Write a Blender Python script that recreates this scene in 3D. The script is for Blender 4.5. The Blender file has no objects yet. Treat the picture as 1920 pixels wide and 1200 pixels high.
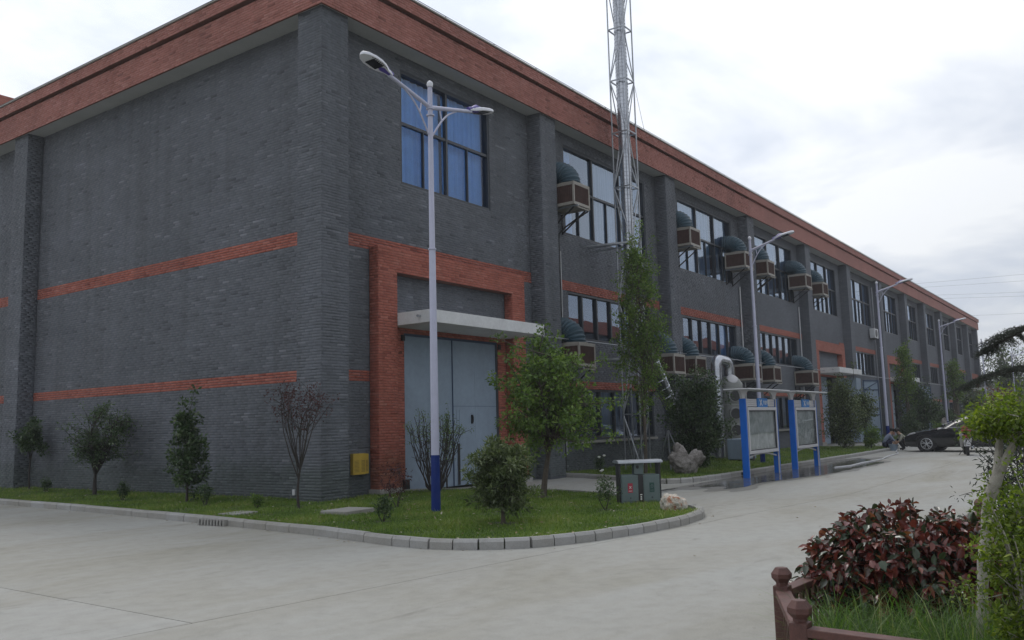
import bpy, math, random
import numpy as np
from mathutils import Vector, Matrix

SC = bpy.context.scene
COL = SC.collection
R = math.radians
PI = math.pi

# ------------------------------------------------------------------ camera
F_PX, YAW, PITCH, ROLL = 1620.456, 0.620126, 0.120774, -0.025727
CAM = Vector((-11.7698, -13.0953, 1.5))
_fw = Vector((math.cos(YAW)*math.cos(PITCH), math.sin(YAW)*math.cos(PITCH), math.sin(PITCH)))
_rt = Vector((math.sin(YAW), -math.cos(YAW), 0)); _up = _rt.cross(_fw)
_r2 = _rt*math.cos(ROLL)+_up*math.sin(ROLL); _u2 = -_rt*math.sin(ROLL)+_up*math.cos(ROLL)
cam_d = bpy.data.cameras.new('camera'); cam = bpy.data.objects.new('camera', cam_d); COL.objects.link(cam)
cam.matrix_world = Matrix(((_r2.x, _u2.x, -_fw.x, CAM.x), (_r2.y, _u2.y, -_fw.y, CAM.y), (_r2.z, _u2.z, -_fw.z, CAM.z), (0, 0, 0, 1)))
cam_d.sensor_width = 36; cam_d.lens = F_PX/1920*36; cam_d.clip_start = 0.05; cam_d.clip_end = 3000
SC.camera = cam

# ------------------------------------------------------------------ light
SUN_EL, SUN_AZ = R(56), R(50)        # azimuth counted from +X towards +Y : the sun stands behind the hall
sun_dir = Vector((math.cos(SUN_EL)*math.cos(SUN_AZ), math.cos(SUN_EL)*math.sin(SUN_AZ), math.sin(SUN_EL)))
W = bpy.data.worlds.new('World'); SC.world = W; W.use_nodes = True
nt = W.node_tree; N = nt.nodes; L = nt.links; N.clear()
def nn(t, **k):
    n = N.new(t)
    for a, b in k.items(): setattr(n, a, b)
    return n
sky = nn('ShaderNodeTexSky', sky_type='NISHITA', sun_disc=False, sun_elevation=SUN_EL, sun_rotation=PI/2-SUN_AZ, dust_density=3.0)
geo = nn('ShaderNodeTexCoord')
sep = nn('ShaderNodeSeparateXYZ'); L.new(geo.outputs['Generated'], sep.inputs[0])
zc = nn('ShaderNodeMath', operation='MAXIMUM'); zc.inputs[1].default_value = 0.0; L.new(sep.outputs['Z'], zc.inputs[0])
za = nn('ShaderNodeMath', operation='ADD'); za.inputs[1].default_value = 0.22; L.new(zc.outputs[0], za.inputs[0])
dv = nn('ShaderNodeVectorMath', operation='DIVIDE'); L.new(geo.outputs['Generated'], dv.inputs[0])
cmb = nn('ShaderNodeCombineXYZ')
for i in range(3): L.new(za.outputs[0], cmb.inputs[i])
L.new(cmb.outputs[0], dv.inputs[1])
n1 = nn('ShaderNodeTexNoise'); n1.inputs['Scale'].default_value = 1.5; n1.inputs['Detail'].default_value = 8; n1.inputs['Roughness'].default_value = 0.52; n1.inputs['Distortion'].default_value = 0.3
L.new(dv.outputs[0], n1.inputs['Vector'])
cr = nn('ShaderNodeValToRGB'); L.new(n1.outputs['Fac'], cr.inputs[0])
cr.color_ramp.elements[0].position = 0.41; cr.color_ramp.elements[0].color = (5.8, 6.3, 7.2, 1)
cr.color_ramp.elements[1].position = 0.57; cr.color_ramp.elements[1].color = (8.6, 8.8, 9.05, 1)
# veiled sun: a broad brighter area of cloud towards the sun
dt = nn('ShaderNodeVectorMath', operation='DOT_PRODUCT'); L.new(geo.outputs['Generated'], dt.inputs[0]); dt.inputs[1].default_value = sun_dir
mp = nn('ShaderNodeMapRange'); mp.inputs['From Min'].default_value = 0.45; mp.inputs['From Max'].default_value = 1.0; mp.inputs['To Min'].default_value = 0.98; mp.inputs['To Max'].default_value = 1.6
L.new(dt.outputs['Value'], mp.inputs['Value'])
ml = nn('ShaderNodeMixRGB', blend_type='MULTIPLY'); ml.inputs[0].default_value = 1; L.new(cr.outputs[0], ml.inputs[1]); L.new(mp.outputs[0], ml.inputs[2])
mx = nn('ShaderNodeMixRGB'); mx.inputs[0].default_value = 0.90; L.new(sky.outputs[0], mx.inputs[1]); L.new(ml.outputs[0], mx.inputs[2])
bg = nn('ShaderNodeBackground'); bg.inputs['Strength'].default_value = 0.1; L.new(mx.outputs[0], bg.inputs[0])
wo = nn('ShaderNodeOutputWorld'); L.new(bg.outputs[0], wo.inputs[0])

sl = bpy.data.lights.new('sun', 'SUN'); so = bpy.data.objects.new('sun', sl); COL.objects.link(so)
sl.energy = 0.9; sl.angle = R(14); sl.color = (1.0, 0.96, 0.9)
so.rotation_euler = (-sun_dir).to_track_quat('-Z', 'Y').to_euler(); so.location = (0, 0, 60)
SC.view_settings.view_transform = 'Standard'; SC.view_settings.look = 'None'
SC.view_settings.exposure = 0.10; SC.view_settings.gamma = 1.0; SC.view_settings.use_curve_mapping = False
SC.render.engine = 'CYCLES'
SC.cycles.max_bounces = 8; SC.cycles.transparent_max_bounces = 12

rnd = random.Random(11)
NR = np.random.default_rng(7)

# ------------------------------------------------------------------ materials
def mat(name):
    m = bpy.data.materials.new(name); m.use_nodes = True
    t = m.node_tree; t.nodes.clear()
    return m, t
def nd(t, ty, **k):
    n = t.nodes.new(ty)
    for a, b in k.items(): setattr(n, a, b)
    return n
def noise(t, scale, detail=4, vec=None, rough=.55, dist=0):
    n = nd(t, 'ShaderNodeTexNoise'); n.inputs['Scale'].default_value = scale; n.inputs['Detail'].default_value = detail
    n.inputs['Roughness'].default_value = rough; n.inputs['Distortion'].default_value = dist
    if vec is not None: t.links.new(vec, n.inputs['Vector'])
    return n
def ramp(t, fac, stops):
    r = nd(t, 'ShaderNodeValToRGB'); t.links.new(fac, r.inputs[0]); e = r.color_ramp.elements
    e[0].position, e[0].color = stops[0][0], (*stops[0][1], 1); e[1].position, e[1].color = stops[-1][0], (*stops[-1][1], 1)
    for p, c in stops[1:-1]:
        x = e.new(p); x.color = (*c, 1)
    return r
def mixc(t, f, a, b, mode='MIX'):
    m = nd(t, 'ShaderNodeMixRGB', blend_type=mode)
    for i, v in ((0, f), (1, a), (2, b)):
        if hasattr(v, 'is_output'): t.links.new(v, m.inputs[i])
        else: m.inputs[i].default_value = v if i == 0 else (*v, 1)
    return m.outputs[0]
def coords(t, kind='Object'):
    return nd(t, 'ShaderNodeTexCoord').outputs[kind]
def wpos(t): return nd(t, 'ShaderNodeNewGeometry').outputs['Position']
def finish(t, m, col, rough=.7, metal=0, spec=.5, bump=None, bstr=.3, bdist=.01, coat=0):
    p = nd(t, 'ShaderNodeBsdfPrincipled'); o = nd(t, 'ShaderNodeOutputMaterial'); t.links.new(p.outputs[0], o.inputs[0])
    if hasattr(col, 'is_output'): t.links.new(col, p.inputs['Base Color'])
    else: p.inputs['Base Color'].default_value = (*col, 1)
    if hasattr(rough, 'is_output'): t.links.new(rough, p.inputs['Roughness'])
    else: p.inputs['Roughness'].default_value = rough
    p.inputs['Metallic'].default_value = metal; p.inputs['Specular IOR Level'].default_value = spec
    p.inputs['Coat Weight'].default_value = coat; p.inputs['Coat Roughness'].default_value = .05
    if bump is not None:
        b = nd(t, 'ShaderNodeBump'); b.inputs['Strength'].default_value = bstr; b.inputs['Distance'].default_value = bdist
        t.links.new(bump, b.inputs['Height']); t.links.new(b.outputs[0], p.inputs['Normal'])
    return m
def simple(name, col, rough=.6, metal=0, var=.12, scale=6, spec=.5, bump=0, coat=0):
    """plain surface with wear: a slow and a fine variation of the colour"""
    m, t = mat(name); w = wpos(t)
    a = noise(t, scale, 5, w); b = noise(t, scale*9, 3, w)
    lo = tuple(c*(1-var) for c in col); hi = tuple(min(1, c*(1+var)) for c in col)
    c = ramp(t, a.outputs['Fac'], [(.3, lo), (.7, hi)]).outputs[0]
    c = mixc(t, .35, c, ramp(t, b.outputs['Fac'], [(.3, lo), (.7, hi)]).outputs[0])
    return finish(t, m, c, rough, metal, spec, b.outputs['Fac'] if bump else None, bump, .004, coat)
def attr(t, n):
    a = nd(t, 'ShaderNodeAttribute'); a.attribute_name = n; return a.outputs['Fac']

def brick_mat(name, cols, stain):
    m, t = mat(name); w = wpos(t)
    tone = attr(t, 'tone')
    c = ramp(t, tone, cols).outputs[0]
    mp_ = nd(t, 'ShaderNodeMapping'); mp_.inputs['Scale'].default_value = (.35, .35, .8); t.links.new(w, mp_.inputs[0])
    big = noise(t, 1.0, 6, mp_.outputs[0], .6, .4)
    c = mixc(t, 1.0, c, ramp(t, big.outputs['Fac'], [(.3, (.84, .86, .88)), (.5, (1, 1, 1)), (.72, stain)]).outputs[0], 'MULTIPLY')
    sz = nd(t, 'ShaderNodeSeparateXYZ'); t.links.new(w, sz.inputs[0]); nb_ = noise(t, 1.6, 5, w)
    hs = nd(t, 'ShaderNodeMath', operation='MULTIPLY_ADD'); t.links.new(nb_.outputs['Fac'], hs.inputs[0]); hs.inputs[1].default_value = -1.3; t.links.new(sz.outputs[2], hs.inputs[2])
    c = mixc(t, 1.0, c, ramp(t, hs.outputs[0], [(.0, (.72, .78, .70)), (.35, (1, 1, 1))]).outputs[0], 'MULTIPLY')
    ms_ = nd(t, 'ShaderNodeMapping'); ms_.inputs['Scale'].default_value = (3.2, 3.2, .16); t.links.new(w, ms_.inputs[0]); sk_ = noise(t, 1.0, 5, ms_.outputs[0])
    c = mixc(t, 1.0, c, ramp(t, sk_.outputs['Fac'], [(.34, (.86, .86, .85)), (.5, (1, 1, 1)), (.68, (1.07, 1.07, 1.08))]).outputs[0], 'MULTIPLY')
    f = noise(t, 60, 3, w)
    c = mixc(t, 1.0, c, ramp(t, f.outputs['Fac'], [(.25, (.8, .8, .8)), (.75, (1.15, 1.15, 1.15))]).outputs[0], 'MULTIPLY')
    return finish(t, m, c, .85, bump=f.outputs['Fac'], bstr=.5, bdist=.004)
GB = brick_mat('grey_brick', [(0, (.080, .088, .101)), (.2, (.114, .123, .140)), (.8, (.132, .142, .161)), (1, (.20, .21, .235))], (1.16, 1.17, 1.2))
RB = brick_mat('red_brick', [(0, (.24, .066, .046)), (.25, (.335, .098, .068)), (.75, (.385, .122, .086)), (1, (.45, .18, .135))], (1.1, 1.12, 1.14))
def far_brick(name, cols, mortar):
    m, t = mat(name); w = wpos(t)
    sx = nd(t, 'ShaderNodeSeparateXYZ'); t.links.new(w, sx.inputs[0])
    ad = nd(t, 'ShaderNodeMath', operation='ADD'); t.links.new(sx.outputs[0], ad.inputs[0]); t.links.new(sx.outputs[1], ad.inputs[1])
    cb = nd(t, 'ShaderNodeCombineXYZ'); t.links.new(ad.outputs[0], cb.inputs[0]); t.links.new(sx.outputs[2], cb.inputs[1])
    b = nd(t, 'ShaderNodeTexBrick'); t.links.new(cb.outputs[0], b.inputs['Vector'])
    b.inputs['Scale'].default_value = 1; b.inputs['Brick Width'].default_value = .24; b.inputs['Row Height'].default_value = .06; b.inputs['Mortar Size'].default_value = .006
    b.inputs['Color1'].default_value = (*cols[0], 1); b.inputs['Color2'].default_value = (*cols[1], 1); b.inputs['Mortar'].default_value = (*mortar, 1)
    big = noise(t, .5, 6, w)
    c = mixc(t, 1.0, b.outputs['Color'], ramp(t, big.outputs['Fac'], [(.3, (.84, .86, .88)), (.7, (1.14, 1.15, 1.17))]).outputs[0], 'MULTIPLY')
    return finish(t, m, c, .88)
GF = far_brick('grey_brick_far', ((.114, .123, .140), (.138, .148, .167)), (.066, .072, .082))
RF = far_brick('red_brick_far', ((.31, .090, .06), (.38, .125, .088)), (.16, .08, .06))
RBP = brick_mat('parapet_brick', [(0, (.20, .076, .06)), (.25, (.305, .118, .094)), (.75, (.355, .148, .12)), (1, (.41, .20, .17))], (1.12, 1.16, 1.2))
RFP = far_brick('parapet_brick_far', ((.31, .122, .097), (.355, .15, .123)), (.17, .09, .07))
MORTAR = simple('mortar', (.088, .096, .110), .95)
MORTAR_R = simple('mortar_red', (.15, .062, .045), .95)

def concrete(name, base, crack=True):
    m, t = mat(name); w = wpos(t)
    oi = nd(t, 'ShaderNodeObjectInfo').outputs['Random']
    mp_ = nd(t, 'ShaderNodeMapping'); mp_.inputs['Scale'].default_value = (.35, 1.1, 1); mp_.inputs['Rotation'].default_value = (0, 0, .25); t.links.new(w, mp_.inputs[0])
    a = noise(t, .55, 7, mp_.outputs[0], .62, .5); b = noise(t, 5, 6, w, .65); d = noise(t, 90, 3, w); st = noise(t, 1.3, 8, mp_.outputs[0], .7, 1.2)
    lo = (base[0]*.84, base[1]*.82, base[2]*.75); hi = (base[0]*1.08, base[1]*1.11, base[2]*1.16)
    c = ramp(t, a.outputs['Fac'], [(.3, lo), (.5, base), (.7, hi)]).outputs[0]
    c = mixc(t, 1.0, c, ramp(t, b.outputs['Fac'], [(.25, (.86, .86, .85)), (.55, (1.02, 1.02, 1.02)), (.8, (1.08, 1.08, 1.09))]).outputs[0], 'MULTIPLY')
    c = mixc(t, 1.0, c, ramp(t, st.outputs['Fac'], [(.28, (.72, .71, .69)), (.42, (1, 1, 1)), (.7, (1.03, 1.03, 1.04))]).outputs[0], 'MULTIPLY')
    c = mixc(t, 1.0, c, ramp(t, d.outputs['Fac'], [(.25, (.84, .84, .84)), (.6, (1.06, 1.06, 1.06))]).outputs[0], 'MULTIPLY')
    c = mixc(t, 1.0, c, ramp(t, oi, [(0, (.93, .92, .89)), (1, (1.05, 1.05, 1.06))]).outputs[0], 'MULTIPLY')
    cr1 = nd(t, 'ShaderNodeTexVoronoi', feature='DISTANCE_TO_EDGE'); cr1.inputs['Scale'].default_value = .16; wv = nd(t, 'ShaderNodeVectorMath', operation='ADD'); nz = noise(t, 1.2, 5, w)
    sc_v = nd(t, 'ShaderNodeVectorMath', operation='SCALE'); sc_v.inputs['Scale'].default_value = .9; t.links.new(nz.outputs['Color'], sc_v.inputs[0]); t.links.new(w, wv.inputs[0]); t.links.new(sc_v.outputs[0], wv.inputs[1]); t.links.new(wv.outputs[0], cr1.inputs['Vector'])
    if crack: c = mixc(t, 1.0, c, ramp(t, cr1.outputs['Distance'], [(.0, (.62, .6, .58)), (.0012, (.8, .79, .77)), (.0022, (1, 1, 1))]).outputs[0], 'MULTIPLY')
    sp = noise(t, 22, 2, w); c = mixc(t, 1.0, c, ramp(t, sp.outputs['Fac'], [(.22, (.6, .58, .55)), (.30, (1, 1, 1))]).outputs[0], 'MULTIPLY')
    return finish(t, m, c, .82, bump=d.outputs['Fac'], bstr=.35, bdist=.003)
ROAD = concrete('road_concrete', (.312, .308, .284), False)
KERB = concrete('kerb_concrete', (.30, .295, .28), False)
SOFFIT = simple('painted_soffit', (.40, .41, .41), .85, var=.08, scale=2)
CANOPY = simple('white_canopy_render', (.62, .63, .64), .8, var=.14, scale=2.5)
SOIL = simple('soil', (.055, .043, .032), .95, var=.4, scale=3, bump=.6)
TURF = simple('turf_floor', (.06, .082, .025), .95, var=.4, scale=1.4, bump=.8)
FARG = simple('far_ground', (.12, .13, .08), .95, var=.3, scale=.1)
ROOF = simple('roof_felt', (.12, .12, .12), .9)
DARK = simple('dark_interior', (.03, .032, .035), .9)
FRAME = simple('dark_window_frame', (.028, .034, .042), .4, spec=.5)
BLUECUR = simple('blue_curtain', (.24, .44, .74), .9, var=.12, scale=3)
GREYCUR = simple('pale_curtain', (.28, .38, .50), .9, var=.1, scale=3)
DOORM = simple('blue_grey_door_paint', (.235, .30, .38), .55, var=.15, scale=.9)
DOOREDGE = simple('dark_blue_steel', (.04, .07, .13), .5)
POLEM = simple('lamp_pole_paint', (.42, .43, .55), .38, var=.06, scale=8)
WHITEM = simple('white_lamp_shell', (.62, .63, .68), .3, var=.05)
NAVY = simple('navy_band_paint', (.004, .022, .15), .6, spec=.25, var=.15, scale=8)
PURP = simple('purple_shell', (.07, .05, .26), .35)
BOARDBLUE = simple('blue_board_paint', (.004, .12, .52), .55, spec=.3, var=.08)
ALU = simple('aluminium_frame', (.50, .50, .52), .4, var=.08, scale=9)
STEEL = simple('galvanised_steel', (.36, .38, .41), .38, metal=.75, var=.2, scale=9)
BRIGHT = simple('bright_duct_steel', (.46, .48, .52), .27, metal=.9, var=.2, scale=5)
COOLF = simple('cooler_frame', (.31, .29, .26), .6, var=.15, scale=8)
COOLP = simple('cooler_pad', (.072, .038, .031), .8, var=.3, scale=8)
DUCT = simple('blue_green_duct', (.03, .068, .095), .5, var=.25, scale=5)
BLACK = simple('black_rubber', (.012, .012, .013), .6)
VESSEL = simple('grey_vessel', (.22, .23, .22), .5, var=.12, scale=3)
BINM = simple('grey_green_bin', (.11, .15, .15), .45, var=.12, scale=6)
BLACKM = simple('black_metal', (.018, .018, .02), .4)
YELL = simple('yellow_sign', (.50, .34, .05), .55, var=.12)
INK = simple('dark_ink', (.05, .04, .03), .7)
REDS = simple('red_sign', (.35, .03, .06), .6)
GREENS = simple('dark_green_sign', (.02, .07, .06), .6)
WOODR = simple('red_brown_wood', (.098, .042, .034), .6, var=.4, scale=14, bump=.4)
ROCKG = None
WIREM = simple('wire', (.08, .08, .09), .6)
PAPER = simple('white_flower', (.7, .7, .66), .8)
PIPEW = simple('white_pipe', (.55, .56, .58), .5)
CARM = simple('black_car_paint', (.010, .011, .013), .16, var=.05, coat=.8)
RIM = simple('alloy_rim', (.55, .56, .58), .3, metal=.6)
SKIN = simple('skin', (.42, .25, .17), .6)
HAIR = simple('black_hair', (.015, .013, .012), .7)
SH1 = simple('blue_grey_shirt', (.20, .23, .32), .9)
SH2 = simple('khaki_shirt', (.33, .33, .27), .9)
TR1 = simple('navy_trousers', (.03, .035, .07), .9)
TR2 = simple('black_trousers', (.02, .02, .022), .9)
WALLW = simple('pale_house_wall', (.5, .49, .47), .85)

def glass(name, tint, refl, ior=1.6, gl=(.9, .94, 1)):
    m, t = mat(name)
    fr = nd(t, 'ShaderNodeFresnel'); fr.inputs[0].default_value = ior
    w = wpos(t); n = noise(t, .7, 2, w)
    b = nd(t, 'ShaderNodeBump'); b.inputs['Strength'].default_value = .08; b.inputs['Distance'].default_value = .05; t.links.new(n.outputs['Fac'], b.inputs['Height'])
    ad = nd(t, 'ShaderNodeMath', operation='ADD'); ad.use_clamp = True; ad.inputs[1].default_value = refl; t.links.new(fr.outputs[0], ad.inputs[0])
    tr = nd(t, 'ShaderNodeBsdfTransparent'); tr.inputs[0].default_value = (*tint, 1)
    g = nd(t, 'ShaderNodeBsdfGlossy'); g.inputs['Roughness'].default_value = .015; g.inputs['Color'].default_value = (*gl, 1); t.links.new(b.outputs[0], g.inputs['Normal'])
    mxx = nd(t, 'ShaderNodeMixShader'); t.links.new(ad.outputs[0], mxx.inputs[0]); t.links.new(tr.outputs[0], mxx.inputs[1]); t.links.new(g.outputs[0], mxx.inputs[2])
    o = nd(t, 'ShaderNodeOutputMaterial'); t.links.new(mxx.outputs[0], o.inputs[0]); return m
GLASSB = glass('blue_tinted_glass', (.80, .90, 1), .02, 1.45, (.7, .8, 1))
GLASS = glass('window_glass', (.78, .86, .95), .20, 1.65, (.68, .79, .95))
CLEAR = glass('board_glass', (.9, .92, .92), .06, 1.45)
CARG = simple('car_glass', (.010, .012, .014), .2, spec=.25)

def leaf_mat(name, stops, trans=.35, rough=.55, spec=.4):
    m, t = mat(name)
    c = ramp(t, attr(t, 'tone'), stops).outputs[0]
    p = nd(t, 'ShaderNodeBsdfPrincipled'); t.links.new(c, p.inputs['Base Color']); p.inputs['Roughness'].default_value = rough; p.inputs['Specular IOR Level'].default_value = spec
    tr = nd(t, 'ShaderNodeBsdfTranslucent'); t.links.new(mixc(t, 1, c, (1.25, 1.3, .7), 'MULTIPLY'), tr.inputs[0])
    mxx = nd(t, 'ShaderNodeMixShader'); mxx.inputs[0].default_value = trans; t.links.new(p.outputs[0], mxx.inputs[1]); t.links.new(tr.outputs[0], mxx.inputs[2])
    o = nd(t, 'ShaderNodeOutputMaterial'); t.links.new(mxx.outputs[0], o.inputs[0]); return m
LF_MID = leaf_mat('leaf_mid_green', [(0, (.052, .10, .02)), (.5, (.115, .195, .04)), (1, (.23, .32, .07))])
LF_DARK = leaf_mat('leaf_dark_green', [(0, (.024, .048, .019)), (.5, (.055, .098, .036)), (.85, (.10, .15, .065)), (1, (.22, .26, .18))], .3, .35)
LF_VAR = leaf_mat('leaf_grey_green', [(0, (.045, .07, .024)), (.5, (.10, .14, .052)), (.8, (.19, .23, .11)), (1, (.34, .38, .27))], .3, .4)
LF_LIME = leaf_mat('leaf_lime', [(0, (.06, .10, .012)), (.5, (.13, .19, .022)), (.9, (.24, .30, .04)), (1, (.5, .55, .25))], .5)
LF_RED = leaf_mat('leaf_wine_red', [(0, (.035, .06, .028)), (.28, (.045, .05, .03)), (.42, (.10, .026, .022)), (.75, (.165, .038, .032)), (.93, (.23, .085, .055)), (1, (.34, .14, .05))], .22, .26, .6)
LF_MAPLE = leaf_mat('leaf_maple_red', [(0, (.035, .014, .016)), (1, (.10, .035, .04))], .3)
LF_CEDAR = leaf_mat('needle_cedar', [(0, (.025, .034, .027)), (1, (.065, .085, .062))], .15, .6)
LF_FAR = leaf_mat('leaf_far', [(0, (.05, .08, .035)), (1, (.13, .18, .07))], .35)
LF_FRED = leaf_mat('leaf_far_red', [(0, (.10, .045, .025)), (1, (.22, .09, .05))], .3)
GRASS = leaf_mat('grass_blade', [(0, (.058, .115, .016)), (.5, (.13, .215, .03)), (.85, (.21, .29, .05)), (1, (.33, .31, .14))], .4, .5)
GRASS_T = leaf_mat('tall_grass_blade', [(0, (.03, .075, .014)), (.5, (.075, .155, .024)), (.85, (.15, .25, .045)), (1, (.36, .36, .18))], .45, .45)
BARK = simple('bark', (.085, .07, .055), .9, var=.35, scale=20, bump=.8)
BARKD = simple('dark_bark', (.04, .034, .03), .9, var=.3, scale=20, bump=.8)
BARKW = simple('pale_grey_bark', (.33, .31, .27), .9, var=.42, scale=22, bump=1.0)

# ------------------------------------------------------------------ helpers
def tag(o, label=None, cat=None, group=None, kind=None):
    if label: o['label'] = label
    if cat: o['category'] = cat
    if group: o['group'] = group
    if kind: o['kind'] = kind
    return o
def empty(name, loc=(0, 0, 0), rz=0, label=None, cat=None, group=None, parent=None):
    o = bpy.data.objects.new(name, None); COL.objects.link(o); o.location = loc; o.rotation_euler = (0, 0, rz); o.empty_display_size = .2
    if parent: o.parent = parent
    return tag(o, label, cat, group)
def link(name, me, parent=None, kind=None):
    o = bpy.data.objects.new(name, me); COL.objects.link(o)
    if parent: o.parent = parent
    if kind: o['kind'] = kind
    return o
def copy_tree(o, parent=None):
    c = o.copy(); COL.objects.link(c); c.parent = parent
    for ch in [x for x in o.children]: copy_tree(ch, c)
    return c

class MB:
    def __init__(s): s.v = []; s.f = []; s.m = []; s.mats = []
    def mi(s, m):
        if m not in s.mats: s.mats.append(m)
        return s.mats.index(m)
    def add(s, vs, fs, m):
        b = len(s.v); s.v += [tuple(v) for v in vs]; s.f += [tuple(i+b for i in f) for f in fs]; s.m += [s.mi(m)]*len(fs); return s
    def box(s, x0, x1, y0, y1, z0, z1, m, M=None):
        vs = [(x, y, z) for z in (z0, z1) for y in (y0, y1) for x in (x0, x1)]
        if M is not None: vs = [M @ Vector(v) for v in vs]
        return s.add(vs, [(0, 2, 3, 1), (4, 5, 7, 6), (0, 1, 5, 4), (2, 6, 7, 3), (0, 4, 6, 2), (1, 3, 7, 5)], m)
    def bar(s, a, b, w, m, h=None, up=(0, 0, 1)):
        a, b = Vector(a), Vector(b); d = (b-a); ln = d.length; d.normalize(); u = Vector(up)
        if abs(d.dot(u)) > .98: u = Vector((1, 0, 0))
        x = d.cross(u).normalized(); y = x.cross(d); h = h or w
        vs = []
        for p in (a, b):
            for sx, sy in ((-1, -1), (1, -1), (1, 1), (-1, 1)): vs.append(p+x*sx*w/2+y*sy*h/2)
        return s.add(vs, [(0, 1, 2, 3)[::-1], (4, 5, 6, 7), (0, 1, 5, 4), (1, 2, 6, 5), (2, 3, 7, 6), (3, 0, 4, 7)], m)
    def tube(s, pts, rs, m, n=8, caps=True):
        pts = [Vector(p) for p in pts]
        if not hasattr(rs, '__len__'): rs = [rs]*len(pts)
        b = len(s.v); up = Vector((0, 0, 1)); prev = None; vs = []
        for i, p in enumerate(pts):
            d = (pts[min(i+1, len(pts)-1)]-pts[max(i-1, 0)]).normalized()
            if prev is None:
                u = Vector((1, 0, 0)) if abs(d.dot(up)) > .9 else up; x = d.cross(u).normalized()
            else: x = (prev-d*prev.dot(d)).normalized()
            prev = x; y = d.cross(x)
            for k in range(n):
                a = 2*PI*k/n; vs.append(p+(x*math.cos(a)+y*math.sin(a))*rs[i])
        fs = [(i*n+k, i*n+(k+1) % n, (i+1)*n+(k+1) % n, (i+1)*n+k) for i in range(len(pts)-1) for k in range(n)]
        if caps: fs += [tuple(range(n))[::-1], tuple((len(pts)-1)*n+k for k in range(n))]
        return s.add(vs, fs, m)
    def lathe(s, prof, m, n=24, c=(0, 0, 0), M=None, caps=True):
        vs = [Vector((r*math.cos(2*PI*k/n)+c[0], r*math.sin(2*PI*k/n)+c[1], z+c[2])) for r, z in prof for k in range(n)]
        if M is not None: vs = [M @ v for v in vs]
        fs = [(i*n+k, i*n+(k+1) % n, (i+1)*n+(k+1) % n, (i+1)*n+k) for i in range(len(prof)-1) for k in range(n)]
        if caps: fs += [tuple(range(n))[::-1], tuple((len(prof)-1)*n+k for k in range(n))]
        return s.add(vs, fs, m)
    def prism(s, poly, z0, z1, m, M=None):
        n = len(poly); vs = [Vector((x, y, z0)) for x, y in poly]+[Vector((x, y, z1)) for x, y in poly]
        if M is not None: vs = [M @ v for v in vs]
        return s.add(vs, [tuple(range(n))[::-1], tuple(range(n, 2*n))]+[(i, (i+1) % n, n+(i+1) % n, n+i) for i in range(n)], m)
    def build(s, name, parent=None, smooth=False, bevel=0, kind=None, loc=None):
        me = bpy.data.meshes.new(name); me.from_pydata(s.v, [], s.f)
        for m in s.mats: me.materials.append(m)
        me.polygons.foreach_set('material_index', s.m)
        if smooth:
            me.polygons.foreach_set('use_smooth', [True]*len(s.f))
            try: me.set_sharp_from_angle(angle=R(40))
            except Exception: pass
        me.update()
        o = link(name, me, parent, kind)
        if loc is not None: o.location = loc
        if bevel:
            b = o.modifiers.new('bevel', 'BEVEL'); b.width = bevel; b.segments = 2; b.limit_method = 'ANGLE'; b.angle_limit = R(40)
        return o

def np_mesh(name, verts, faces, mats, matidx=None, tone=None, smooth=False):
    """verts (n,3), faces (k,m) all with the same corner count"""
    me = bpy.data.meshes.new(name); k, c = faces.shape
    me.vertices.add(len(verts)); me.vertices.foreach_set('co', np.ascontiguousarray(verts, dtype=np.float32).ravel())
    me.loops.add(k*c); me.loops.foreach_set('vertex_index', faces.astype(np.int32).ravel())
    me.polygons.add(k); me.polygons.foreach_set('loop_start', np.arange(0, k*c, c, dtype=np.int32))
    for m in mats: me.materials.append(m)
    if matidx is not None: me.polygons.foreach_set('material_index', matidx.astype(np.int32))
    if tone is not None:
        a = me.attributes.new('tone', 'FLOAT', 'FACE'); a.data.foreach_set('value', tone.astype(np.float32))
    if smooth: me.polygons.foreach_set('use_smooth', np.ones(k, dtype=bool))
    me.update(calc_edges=True); me.validate(); return me

# leaf outlines in (along, across, lift); several triangles each
LEAF4 = (np.array([[0, 0, 0], [.45, .5, .10], [1, 0, -.06], [.45, -.5, .10]]), np.array([[0, 2, 1], [0, 3, 2]]))
LEAF8 = (np.array([[0, 0, 0], [.28, .42, .12], [.62, .46, .10], [.9, .2, -.02], [1.05, 0, -.16], [.9, -.2, -.02], [.62, -.46, .10], [.28, -.42, .12], [.5, 0, -.03]]),
         np.array([[0, 8, 1], [1, 8, 2], [2, 8, 3], [3, 8, 4], [4, 8, 5], [5, 8, 6], [6, 8, 7], [7, 8, 0]]))
def leaves_np(P, D, size, aspect, shape=LEAF4, upbias=.5, tone=None, spread=None):
    """P (n,3) positions, D (n,3) pointing directions"""
    n = len(P); D = D/np.maximum(np.linalg.norm(D, axis=1, keepdims=True), 1e-6)
    up = NR.normal(size=(n, 3)); up[:, 2] += upbias*3
    X = np.cross(D, up); X /= np.maximum(np.linalg.norm(X, axis=1, keepdims=True), 1e-6); Z = np.cross(X, D)
    s = size*NR.uniform(.6, 1.3, n)
    tv, tf = shape
    V = P[:, None]+s[:, None, None]*(tv[None, :, 0:1]*D[:, None]+tv[None, :, 1:2]*aspect*X[:, None]+tv[None, :, 2:3]*Z[:, None])
    Fc = tf[None]+(np.arange(n)*len(tv))[:, None, None]
    if tone is None: tone = NR.beta(2, 2.4, n)
    return V.reshape(-1, 3), Fc.reshape(-1, 3), np.repeat(tone, len(tf))

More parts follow.
